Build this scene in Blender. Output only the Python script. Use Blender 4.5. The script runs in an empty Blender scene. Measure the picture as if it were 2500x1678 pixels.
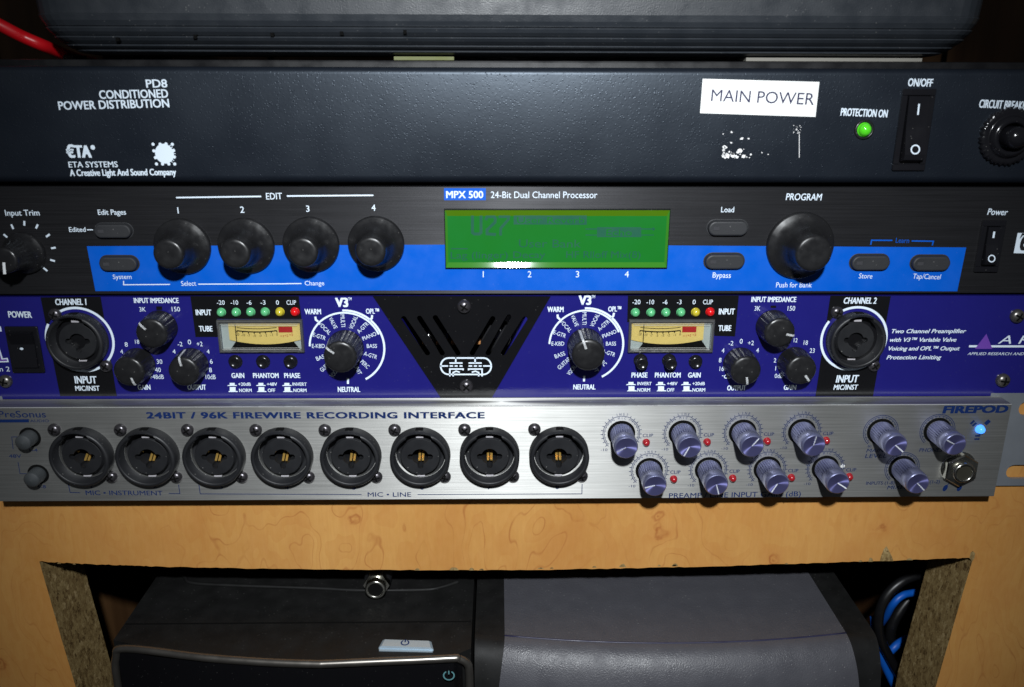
import bpy, bmesh, math, random
from mathutils import Vector, Matrix
random.seed(7)
C = bpy.context.scene
COL = C.collection
MM = 0.001
PI = math.pi

# ------------------------------------------------------------------ camera
CAM = Vector((0.0, -336.7, 130.82))             # millimetres, rack front plane is Y = 0
PITCH, YAW, ROLL, FPX = 0.30757, 0.01685, 0.00291, 2062.85
PW, PH = 2500.0, 1678.0
_cy, _sy, _cp, _sp = math.cos(YAW), math.sin(YAW), math.cos(PITCH), math.sin(PITCH)
FWD = Vector((_sy*_cp, _cy*_cp, -_sp))
_r0 = Vector((_cy, -_sy, 0)); _u0 = _r0.cross(FWD)
RIGHT = math.cos(ROLL)*_r0 + math.sin(ROLL)*_u0
UP = -math.sin(ROLL)*_r0 + math.cos(ROLL)*_u0
cam_d = bpy.data.cameras.new('camera'); cam = bpy.data.objects.new('camera', cam_d); COL.objects.link(cam)
cam_d.sensor_width = 36; cam_d.lens = 36*FPX/PW; cam_d.clip_start = 0.01; cam_d.clip_end = 50
cam.matrix_world = Matrix.Translation(CAM*MM) @ Matrix((RIGHT, UP, -FWD)).transposed().to_4x4()
cam_d.dof.use_dof = True; cam_d.dof.focus_distance = 0.385; cam_d.dof.aperture_fstop = 13
C.camera = cam

# ------------------------------------------------------------------ world, flash, exposure
w = bpy.data.worlds.new('World'); C.world = w; w.use_nodes = True
w.node_tree.nodes['Background'].inputs[0].default_value = (0.85, 0.92, 1.0, 1)
w.node_tree.nodes['Background'].inputs[1].default_value = 0.032
fl = bpy.data.lights.new('camera_flash', 'SPOT'); flo = bpy.data.objects.new('camera_flash', fl); COL.objects.link(flo)
fl.energy = 17.5; fl.color = (0.93, 0.97, 1.0); fl.shadow_soft_size = 0.011
fl.spot_size = math.radians(65); fl.spot_blend = 1.0
FLASH = Vector((0.014, -0.440, 0.295))
flo.location = FLASH
flo.rotation_euler = (Vector((0.014, 0, 0.020)) - FLASH).to_track_quat('-Z', 'Y').to_euler()
C.view_settings.view_transform = 'Standard'; C.view_settings.look = 'None'
C.view_settings.exposure = 0; C.view_settings.gamma = 1; C.view_settings.use_curve_mapping = False
C.render.engine = 'CYCLES'
C.cycles.max_bounces = 8; C.cycles.transparent_max_bounces = 12

# ------------------------------------------------------------------ from photograph points to places on real planes (mm)
def ray(u, v):
    return FWD + (u-PW/2)/FPX*RIGHT - (v-PH/2)/FPX*UP
def at(p, Y=0.0):
    d = ray(*p); t = (Y-CAM.y)/d.y
    return CAM + t*d
def atz(p, Z):
    d = ray(*p); t = (Z-CAM.z)/d.z
    return CAM + t*d
class Fr:
    def __init__(s, x, y, k): s.x, s.y, s.k = x, y, k
    def __call__(s, a, b): return (s.x+a*s.k, s.y+b*s.k)
S0 = Fr(0, 0, 1)
F1, F2, F3 = Fr(0,0,.38527), Fr(800,0,.38527), Fr(1600,0,.38527)
F4, F5, F6, F7 = Fr(0,440,.29966), Fr(600,440,.29966), Fr(1060,440,.29966), Fr(1700,440,.34247)
G1, G2, G3, G4, G5, G6 = Fr(0,710,.23973), Fr(460,710,.23116), Fr(900,710,.25685), Fr(1280,710,.25685), Fr(1720,710,.19692), Fr(2060,700,.1913)
H1, H2, H3, H4, H5 = Fr(0,960,.21404), Fr(400,960,.25685), Fr(900,960,.25685), Fr(1440,960,.28253), Fr(2050,960,.19264)
J1, J2, J3 = Fr(0,1220,.38527), Fr(800,1220,.38527), Fr(1600,1220,.38527)
M1 = Fr(520, 775, .09846)                      # left meter

# ------------------------------------------------------------------ materials
MATS = {}
def nodes(m):
    m.use_nodes = True
    return m.node_tree.nodes, m.node_tree.links, m.node_tree.nodes['Principled BSDF']
def mat(name, col, rough=.5, metal=0.0, spec=.5, bump=None, var=0.0, dust=0.0, emit=None, coat=0.0, rvar=.12, aniso=0.0, radial=False, vscale=120.0):
    if name in MATS: return MATS[name]
    m = bpy.data.materials.new(name); N, L, B = nodes(m)
    B.inputs['Base Color'].default_value = (*col, 1); B.inputs['Roughness'].default_value = rough
    B.inputs['Metallic'].default_value = metal; B.inputs['Specular IOR Level'].default_value = spec
    B.inputs['Coat Weight'].default_value = coat; B.inputs['Coat Roughness'].default_value = .08
    if emit:
        B.inputs['Emission Color'].default_value = (*emit[0], 1); B.inputs['Emission Strength'].default_value = emit[1]
    tc = N.new('ShaderNodeTexCoord')
    if rvar:
        n = N.new('ShaderNodeTexNoise'); n.inputs['Scale'].default_value = vscale; n.inputs['Detail'].default_value = 5
        L.new(tc.outputs['Object'], n.inputs['Vector'])
        r = N.new('ShaderNodeMapRange'); r.inputs[1].default_value = .3; r.inputs[2].default_value = .7
        r.inputs[3].default_value = max(.03, rough-rvar); r.inputs[4].default_value = min(1, rough+rvar)
        L.new(n.outputs[0], r.inputs[0]); L.new(r.outputs[0], B.inputs['Roughness'])
        src = None
        if var:
            mx = N.new('ShaderNodeMix'); mx.data_type = 'RGBA'
            mx.inputs[6].default_value = (*[c*(1-var) for c in col], 1); mx.inputs[7].default_value = (*[min(1, c*(1+var)) for c in col], 1)
            L.new(n.outputs[0], mx.inputs[0]); src = mx.outputs[2]
        if dust:
            vd = N.new('ShaderNodeTexVoronoi'); vd.inputs['Scale'].default_value = 420
            L.new(tc.outputs['Object'], vd.inputs['Vector'])
            n2 = N.new('ShaderNodeTexNoise'); n2.inputs['Scale'].default_value = 60; L.new(tc.outputs['Object'], n2.inputs['Vector'])
            md = N.new('ShaderNodeMath'); md.operation = 'MULTIPLY'; md.inputs[1].default_value = .16
            L.new(n2.outputs[0], md.inputs[0])
            lt = N.new('ShaderNodeMath'); lt.operation = 'LESS_THAN'; L.new(vd.outputs['Distance'], lt.inputs[0]); L.new(md.outputs[0], lt.inputs[1])
            fa = N.new('ShaderNodeMath'); fa.operation = 'MULTIPLY'; fa.inputs[1].default_value = dust; L.new(lt.outputs[0], fa.inputs[0])
            m2 = N.new('ShaderNodeMix'); m2.data_type = 'RGBA'; L.new(fa.outputs[0], m2.inputs[0])
            if src: L.new(src, m2.inputs[6])
            else: m2.inputs[6].default_value = (*col, 1)
            m2.inputs[7].default_value = (.45, .44, .42, 1); src = m2.outputs[2]
        if src: L.new(src, B.inputs['Base Color'])
    if bump:
        n = N.new('ShaderNodeTexNoise'); n.inputs['Scale'].default_value = bump[0]; n.inputs['Detail'].default_value = 3
        L.new(tc.outputs['Object'], n.inputs['Vector'])
        b = N.new('ShaderNodeBump'); b.inputs['Strength'].default_value = bump[1]; b.inputs['Distance'].default_value = bump[2] if len(bump) > 2 else .0003
        L.new(n.outputs[0], b.inputs['Height']); L.new(b.outputs[0], B.inputs['Normal'])
    if aniso:
        B.inputs['Anisotropic'].default_value = aniso
        t = N.new('ShaderNodeTangent'); t.direction_type = 'RADIAL'; t.axis = 'Y' if radial else 'Z'
        L.new(t.outputs[0], B.inputs['Tangent'])
        if not radial: B.inputs['Anisotropic Rotation'].default_value = 0.0
    MATS[name] = m
    return m

white_ink = mat('white_ink', (.70, .80, .90), .6, rvar=.05)
navy_ink = mat('navy_ink', (.003, .018, .095), .55, rvar=.05, spec=.3)
black_ink = mat('black_ink', (.006, .006, .007), .2, rvar=.05, spec=.5)
label_white = mat('label_white', (.83, .84, .82), .5, var=.05, rvar=.1)
label_ink = mat('label_ink', (.02, .02, .07), .5, rvar=.05)
residue_mat = mat('paper_residue', (.75, .75, .75), .8, rvar=.1)
stripe_blue = mat('stripe_blue', (.0, .092, .52), .42, spec=.35, var=.03, dust=.04)
panel_black = mat('processor_black', (.011, .011, .013), .42, spec=.55, rvar=.1, dust=.1, bump=(900, .05, .0001))
art_blue = mat('preamp_blue', (.0125, .0115, .145), .17, spec=.5, var=.05, rvar=.05, dust=.03)
art_black = mat('preamp_black', (.006, .006, .007), .17, spec=.5, rvar=.05, dust=.06)
plastic_black = mat('knob_black', (.011, .011, .012), .34, spec=.5, rvar=.12, dust=.14, vscale=300)
gloss_black = mat('gloss_black', (.008, .008, .010), .2, spec=.5, rvar=.08, dust=.12)
rubber_black = mat('rubber_black', (.022, .023, .026), .6, spec=.4, bump=(2500, .4, .0001), dust=.2)
jack_black = mat('jack_black', (.0115, .012, .014), .5, spec=.5, bump=(1800, .25, .0001), dust=.3)
dark_void = mat('dark_void', (.003, .003, .003), .9, rvar=.02, spec=.1)
screw_black = mat('screw_black', (.085, .08, .088), .28, metal=.75, rvar=.1, spec=.6)
screw_steel = mat('screw_steel', (.17, .16, .15), .3, metal=.8, rvar=.12)
steel = mat('nickel', (.50, .49, .44), .25, metal=1, rvar=.12, var=.15)
tab_metal = mat('tab_metal', (.55, .53, .56), .45, metal=.3, rvar=.1)
brass = mat('brass_contact', (.75, .47, .12), .3, metal=.7, rvar=.1)
grey_rubber = mat('grey_rubber', (.046, .051, .055), .55, spec=.4, bump=(1500, .2, .0001))
cream = mat('meter_cream', (.66, .49, .16), .55, var=.05)
meter_white = mat('meter_white', (.38, .42, .44), .5)
meter_red = mat('meter_red', (.38, .010, .010), .5)
led_green = mat('lens_green', (.10, .42, .18), .15, emit=((.10, .42, .17), .13), coat=.5, rvar=.03)
led_yellow = mat('lens_yellow', (.48, .40, .03), .15, emit=((.45, .38, .02), .12), coat=.5, rvar=.03)
led_red = mat('lens_red', (.60, .008, .010), .15, emit=((.6, .005, .008), .14), coat=.5, rvar=.03)
led_dull_red = mat('lens_dull_red', (.33, .012, .018), .2, coat=.3, rvar=.05)
led_on_green = mat('lit_lens_green', (.08, .55, .02), .15, emit=((.06, .55, .01), .28), coat=.5, rvar=.03)
led_on_blue = mat('lit_lens_blue', (.05, .2, .9), .2, emit=((.06, .28, 1.0), 1.6), rvar=.03)
purple_ink = mat('purple_ink', (.14, .05, .36), .5)
knob_alu = mat('violet_aluminium', (.27, .285, .46), .34, metal=.75, rvar=.08, vscale=400)
knob_cap_alu = mat('violet_aluminium_cap', (.22, .22, .50), .32, metal=.85, rvar=.05, aniso=.92, radial=True)
grey_plastic = mat('case_grey', (.064, .064, .074), .40, spec=.45, bump=(1900, .75, .00024), dust=.25, var=.08)
case_black = mat('case_black', (.009, .009, .009), .55, spec=.22, bump=(1400, .2, .0001), dust=.09, var=.3)
trim_silver = mat('trim_silver', (.22, .205, .185), .34, metal=.9, rvar=.06)
button_silver = mat('button_silver', (.42, .52, .60), .25, metal=.45, rvar=.06)
device_grey = mat('device_grey', (.022, .026, .032), .42, spec=.42, bump=(1700, .35, .00018), var=.1, dust=.15)
red_rubber = mat('cable_red', (.62, .006, .012), .4)
blue_rubber = mat('cable_blue', (.004, .10, .50), .45)
black_rubber = mat('cable_black', (.007, .007, .008), .3)
foot_black = mat('foot_black', (.01, .01, .01), .7)
pale_card = mat('pale_card', (.20, .19, .165), .7, var=.1)
yellow_card = mat('yellow_green_card', (.13, .14, .05), .7, var=.1)
pointer_white = mat('pointer_white', (.78, .80, .82), .5, rvar=.05)

def make_powder():
    m = bpy.data.materials.new('powder_coat_black'); N, L, B = nodes(m)
    tc = N.new('ShaderNodeTexCoord')
    B.inputs['Base Color'].default_value = (.006, .008, .0125, 1); B.inputs['Specular IOR Level'].default_value = .55; B.inputs['Specular Tint'].default_value = (.66, .77, .9, 1)
    v = N.new('ShaderNodeTexVoronoi'); v.inputs['Scale'].default_value = 1250; v.inputs['Randomness'].default_value = 1
    n = N.new('ShaderNodeTexNoise'); n.inputs['Scale'].default_value = 700; n.inputs['Detail'].default_value = 3
    nb = N.new('ShaderNodeTexNoise'); nb.inputs['Scale'].default_value = 45; nb.inputs['Detail'].default_value = 4
    for q in (v, n, nb): L.new(tc.outputs['Object'], q.inputs['Vector'])
    r = N.new('ShaderNodeMapRange'); r.inputs[1].default_value = .05; r.inputs[2].default_value = .42; r.inputs[3].default_value = 1; r.inputs[4].default_value = 0
    L.new(v.outputs['Distance'], r.inputs[0])
    sel = N.new('ShaderNodeMath'); sel.operation = 'GREATER_THAN'; sel.inputs[1].default_value = .5
    sp = N.new('ShaderNodeSeparateColor'); L.new(v.outputs['Color'], sp.inputs[0]); L.new(sp.outputs[0], sel.inputs[0])
    mu = N.new('ShaderNodeMath'); mu.operation = 'MULTIPLY'; L.new(r.outputs[0], mu.inputs[0]); L.new(sel.outputs[0], mu.inputs[1])
    sg = N.new('ShaderNodeMapRange'); sg.inputs[3].default_value = -1; sg.inputs[4].default_value = 1; L.new(sp.outputs[1], sg.inputs[0])
    mu2 = N.new('ShaderNodeMath'); mu2.operation = 'MULTIPLY'; L.new(mu.outputs[0], mu2.inputs[0]); L.new(sg.outputs[0], mu2.inputs[1])
    ad = N.new('ShaderNodeMath'); ad.operation = 'MULTIPLY_ADD'; ad.inputs[1].default_value = .5
    L.new(n.outputs[0], ad.inputs[0]); L.new(mu2.outputs[0], ad.inputs[2])
    b = N.new('ShaderNodeBump'); b.inputs['Strength'].default_value = .36; b.inputs['Distance'].default_value = .00014
    L.new(ad.outputs[0], b.inputs['Height']); L.new(b.outputs[0], B.inputs['Normal'])
    rr = N.new('ShaderNodeMapRange'); rr.inputs[1].default_value = .3; rr.inputs[2].default_value = .7; rr.inputs[3].default_value = .36; rr.inputs[4].default_value = .46
    L.new(nb.outputs[0], rr.inputs[0]); L.new(rr.outputs[0], B.inputs['Roughness'])
    return m
powder = make_powder()

def make_brushed(name='brushed_aluminium', lo=.36, hi=.58, metal=.85, r0=.56, r1=.66, tint=(1.0, 1.0, .965)):
    m = bpy.data.materials.new(name); N, L, B = nodes(m)
    tc = N.new('ShaderNodeTexCoord')
    mp = N.new('ShaderNodeMapping'); mp.inputs['Scale'].default_value = (9, 900, 900); L.new(tc.outputs['Object'], mp.inputs['Vector'])
    n = N.new('ShaderNodeTexNoise'); n.inputs['Scale'].default_value = 2.2; n.inputs['Detail'].default_value = 6; n.inputs['Roughness'].default_value = .7
    L.new(mp.outputs[0], n.inputs['Vector'])
    nb = N.new('ShaderNodeTexNoise'); nb.inputs['Scale'].default_value = 40; nb.inputs['Detail'].default_value = 4; L.new(tc.outputs['Object'], nb.inputs['Vector'])
    cr = N.new('ShaderNodeMapRange'); cr.inputs[1].default_value = .3; cr.inputs[2].default_value = .7; cr.inputs[3].default_value = lo; cr.inputs[4].default_value = hi
    L.new(n.outputs[0], cr.inputs[0])
    cc = N.new('ShaderNodeCombineColor')
    for i, k in enumerate(tint):
        q = N.new('ShaderNodeMath'); q.operation = 'MULTIPLY'; q.inputs[1].default_value = k; L.new(cr.outputs[0], q.inputs[0]); L.new(q.outputs[0], cc.inputs[i])
    L.new(cc.outputs[0], B.inputs['Base Color'])
    B.inputs['Metallic'].default_value = metal
    rr = N.new('ShaderNodeMapRange'); rr.inputs[1].default_value = .3; rr.inputs[2].default_value = .7; rr.inputs[3].default_value = r0; rr.inputs[4].default_value = r1
    L.new(nb.outputs[0], rr.inputs[0]); L.new(rr.outputs[0], B.inputs['Roughness'])
    B.inputs['Anisotropic'].default_value = .88; B.inputs['Anisotropic Rotation'].default_value = .25
    t = N.new('ShaderNodeTangent'); t.direction_type = 'RADIAL'; t.axis = 'Z'; L.new(t.outputs[0], B.inputs['Tangent'])
    b = N.new('ShaderNodeBump'); b.inputs['Strength'].default_value = .16; b.inputs['Distance'].default_value = .0002
    L.new(n.outputs[0], b.inputs['Height']); L.new(b.outputs[0], B.inputs['Normal'])
    return m
brushed = make_brushed()
black_brushed = make_brushed('processor_black_brushed', .02, .042, .6, .5, .6, (1, 1, 1.1))

def make_burl():
    m = bpy.data.materials.new('burl_laminate'); N, L, B = nodes(m)
    tc = N.new('ShaderNodeTexCoord')
    mp = N.new('ShaderNodeMapping'); mp.inputs['Scale'].default_value = (1.25, 1, .62); L.new(tc.outputs['Object'], mp.inputs['Vector'])
    def noise(scale, det, dist=0.0, rough=.5, v=mp.outputs[0]):
        n = N.new('ShaderNodeTexNoise'); n.inputs['Scale'].default_value = scale; n.inputs['Detail'].default_value = det
        n.inputs['Distortion'].default_value = dist; n.inputs['Roughness'].default_value = rough; L.new(v, n.inputs['Vector']); return n.outputs[0]
    def math_(op, a, b=None, c=None):
        q = N.new('ShaderNodeMath'); q.operation = op
        for i, x in enumerate((a, b, c)):
            if x is None: continue
            if isinstance(x, (int, float)): q.inputs[i].default_value = x
            else: L.new(x, q.inputs[i])
        return q.outputs[0]
    def rng(x, a, b, c, d):
        r = N.new('ShaderNodeMapRange'); L.new(x, r.inputs[0])
        for i, k in enumerate((a, b, c, d)): r.inputs[i+1].default_value = k
        return r.outputs[0]
    def mix(f, a, b):
        x = N.new('ShaderNodeMix'); x.data_type = 'RGBA'; L.new(f, x.inputs[0])
        for i, k in ((6, a), (7, b)):
            if isinstance(k, tuple): x.inputs[i].default_value = (*k, 1)
            else: L.new(k, x.inputs[i])
        return x.outputs[2]
    big = noise(17, 3.2, .25, .62)
    fr = math_('FRACT', math_('MULTIPLY', big, 12.0))
    line = rng(math_('ABSOLUTE', math_('SUBTRACT', fr, .5)), 0, .055, 1, 0)
    gate = rng(noise(11, 2), .38, .55, 0, 1)
    fine = noise(130, 5, .4)
    line = math_('MULTIPLY', math_('MULTIPLY', line, gate), rng(fine, .35, .6, .25, 1))
    shade = rng(math_('FRACT', math_('MULTIPLY', big, 12.0)), 0, 1, .0, 1)
    base = mix(rng(noise(14, 4), .3, .7, 0, 1), (.50, .235, .058), (.61, .325, .095))
    base = mix(math_('MULTIPLY', shade, .22), base, (.46, .17, .038))
    base = mix(math_('MULTIPLY', rng(noise(320, 3), .35, .65, 0, 1), .12), base, (.70, .40, .15))
    col = mix(math_('MULTIPLY', line, .6), base, (.31, .088, .022))
    mf = N.new('ShaderNodeMapping'); mf.inputs['Scale'].default_value = (900, 900, 55); L.new(tc.outputs['Object'], mf.inputs['Vector'])
    fib = noise(1.0, 5, 0, .65, mf.outputs[0])
    col = mix(math_('MULTIPLY', rng(fib, .35, .7, 0, 1), .16), col, (.36, .15, .04))
    col = mix(math_('MULTIPLY', rng(noise(42, 5, .6), .48, .7, 0, 1), .28), col, (.43, .16, .04))
    v = N.new('ShaderNodeTexVoronoi'); v.inputs['Scale'].default_value = 36
    wv = N.new('ShaderNodeVectorMath'); wv.operation = 'ADD'
    nz = N.new('ShaderNodeTexNoise'); nz.inputs['Scale'].default_value = 120; nz.inputs['Detail'].default_value = 3; L.new(tc.outputs['Object'], nz.inputs['Vector'])
    sc = N.new('ShaderNodeVectorMath'); sc.operation = 'SCALE'; sc.inputs['Scale'].default_value = .009
    L.new(nz.outputs['Color'], sc.inputs[0]); L.new(tc.outputs['Object'], wv.inputs[0]); L.new(sc.outputs[0], wv.inputs[1]); L.new(wv.outputs[0], v.inputs['Vector'])
    d = v.outputs['Distance']
    ring = rng(math_('ABSOLUTE', math_('SUBTRACT', d, .095)), 0, .04, 1, 0)
    core = rng(d, .02, .055, 1, 0)
    sp = N.new('ShaderNodeSeparateColor'); L.new(v.outputs['Color'], sp.inputs[0])
    on = math_('GREATER_THAN', sp.outputs[0], .35)
    kn = math_('MULTIPLY', math_('MAXIMUM', ring, core), math_('MULTIPLY', on, rng(fine, .3, .6, .15, .75)))
    col = mix(math_('MULTIPLY', kn, .95), col, (.27, .075, .02))
    halo = math_('MULTIPLY', rng(d, .08, .30, 1, 0), math_('MULTIPLY', on, .25))
    col = mix(halo, col, (.44, .14, .035))
    L.new(col, B.inputs['Base Color'])
    B.inputs['Roughness'].default_value = .5; B.inputs['Specular IOR Level'].default_value = .3
    return m
burl = make_burl()

def make_particle():
    m = bpy.data.materials.new('particle_board'); N, L, B = nodes(m)
    tc = N.new('ShaderNodeTexCoord')
    mp = N.new('ShaderNodeMapping'); mp.inputs['Scale'].default_value = (1, .75, .42); L.new(tc.outputs['Object'], mp.inputs['Vector'])
    nw = N.new('ShaderNodeTexNoise'); nw.inputs['Scale'].default_value = 700; nw.inputs['Detail'].default_value = 4; L.new(tc.outputs['Object'], nw.inputs['Vector'])
    sw = N.new('ShaderNodeVectorMath'); sw.operation = 'SCALE'; sw.inputs['Scale'].default_value = .0022; L.new(nw.outputs['Color'], sw.inputs[0])
    aw = N.new('ShaderNodeVectorMath'); aw.operation = 'ADD'; L.new(mp.outputs[0], aw.inputs[0]); L.new(sw.outputs[0], aw.inputs[1])
    v = N.new('ShaderNodeTexVoronoi'); v.inputs['Scale'].default_value = 620; L.new(aw.outputs[0], v.inputs['Vector'])
    v2 = N.new('ShaderNodeTexVoronoi'); v2.inputs['Scale'].default_value = 1500; L.new(aw.outputs[0], v2.inputs['Vector'])
    s1 = N.new('ShaderNodeSeparateColor'); L.new(v.outputs['Color'], s1.inputs[0]); s2 = N.new('ShaderNodeSeparateColor'); L.new(v2.outputs['Color'], s2.inputs[0])
    mm = N.new('ShaderNodeMath'); mm.operation = 'MULTIPLY_ADD'; mm.inputs[1].default_value = .5; L.new(s1.outputs[0], mm.inputs[0])
    m2 = N.new('ShaderNodeMath'); m2.operation = 'MULTIPLY'; m2.inputs[1].default_value = .5; L.new(s2.outputs[0], m2.inputs[0]); L.new(m2.outputs[0], mm.inputs[2])
    cr = N.new('ShaderNodeValToRGB'); cr.color_ramp.elements[0].position = .05; cr.color_ramp.elements[1].position = .95
    cr.color_ramp.elements[0].color = (.075, .042, .014, 1); cr.color_ramp.elements[1].color = (.46, .34, .17, 1)
    for p_, c_ in ((.25, (.19, .12, .045, 1)), (.5, (.27, .185, .075, 1)), (.75, (.33, .235, .10, 1))):
        e = cr.color_ramp.elements.new(p_); e.color = c_
    L.new(mm.outputs[0], cr.inputs[0]); L.new(cr.outputs[0], B.inputs['Base Color'])
    b = N.new('ShaderNodeBump'); b.inputs['Strength'].default_value = .3; b.inputs['Distance'].default_value = .0003
    L.new(mm.outputs[0], b.inputs['Height']); L.new(b.outputs[0], B.inputs['Normal']); B.inputs['Roughness'].default_value = .9; B.inputs['Specular IOR Level'].default_value = .2
    return m
particle = make_particle()

def make_wall():
    m = bpy.data.materials.new('brown_panelling'); N, L, B = nodes(m)
    tc = N.new('ShaderNodeTexCoord')
    mp = N.new('ShaderNodeMapping'); mp.inputs['Scale'].default_value = (30, 30, 1.5); L.new(tc.outputs['Object'], mp.inputs['Vector'])
    n = N.new('ShaderNodeTexNoise'); n.inputs['Scale'].default_value = 1.6; n.inputs['Detail'].default_value = 5; L.new(mp.outputs[0], n.inputs['Vector'])
    cr = N.new('ShaderNodeValToRGB'); cr.color_ramp.elements[0].position = .3; cr.color_ramp.elements[1].position = .7
    cr.color_ramp.elements[0].color = (.075, .030, .010, 1); cr.color_ramp.elements[1].color = (.21, .105, .040, 1)
    L.new(n.outputs[0], cr.inputs[0]); L.new(cr.outputs[0], B.inputs['Base Color']); B.inputs['Roughness'].default_value = .55
    return m
wall_mat = make_wall()
floor_mat = mat('floor_brown', (.06, .04, .028), .7, var=.3)

def make_lcd():
    m = bpy.data.materials.new('lcd_green'); N, L, B = nodes(m)
    tc = N.new('ShaderNodeTexCoord')
    n = N.new('ShaderNodeTexNoise'); n.inputs['Scale'].default_value = 60; n.inputs['Detail'].default_value = 3; L.new(tc.outputs['Object'], n.inputs['Vector'])
    mx = N.new('ShaderNodeMix'); mx.data_type = 'RGBA'; mx.inputs[6].default_value = (.008, .21, .012, 1); mx.inputs[7].default_value = (.010, .235, .035, 1)
    L.new(n.outputs[0], mx.inputs[0])
    B.inputs['Specular IOR Level'].default_value = .2; B.inputs['Base Color'].default_value = (.002, .02, .003, 1); L.new(mx.outputs[2], B.inputs['Emission Color']); B.inputs['Emission Strength'].default_value = .84
    B.inputs['Roughness'].default_value = .35
    return m
lcd_mat = make_lcd()
lcd_ink = mat('lcd_segment', (.002, .02, .014), .4, emit=((.003, .135, .065), .72), rvar=.05)
lcd_lip = mat('lcd_bezel_glow', (.03, .13, .015), .06, spec=.14, emit=((.018, .16, .008), .45), rvar=0, vscale=1200, coat=0)  # emission paints the screen's green light onto the bevel
lcd_lip_shaded = mat('lcd_bezel_shaded', (.06, .13, .004), .3, emit=((.02, .085, .001), .5), rvar=.05)  # darker copy of the lip, shade of the down-facing bevel painted in

def make_clear():
    m = bpy.data.materials.new('clear_plastic'); m.use_nodes = True; N = m.node_tree.nodes; L = m.node_tree.links
    N.remove(N['Principled BSDF']); out = N['Material Output']
    t = N.new('ShaderNodeBsdfTransparent'); t.inputs[0].default_value = (.93, .94, .92, 1)
    g = N.new('ShaderNodeBsdfGlossy'); g.inputs['Roughness'].default_value = .12
    f = N.new('ShaderNodeFresnel'); f.inputs[0].default_value = 1.45
    x = N.new('ShaderNodeMixShader'); L.new(f.outputs[0], x.inputs[0]); L.new(t.outputs[0], x.inputs[1]); L.new(g.outputs[0], x.inputs[2]); L.new(x.outputs[0], out.inputs[0])
    return m
clear_plastic = make_clear()
clear_rim = mat('smoky_clear_rim', (.07, .07, .068), .14, spec=.8, rvar=.1, vscale=500, var=.3, bump=(900, .3, .0002), coat=.4)

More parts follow.
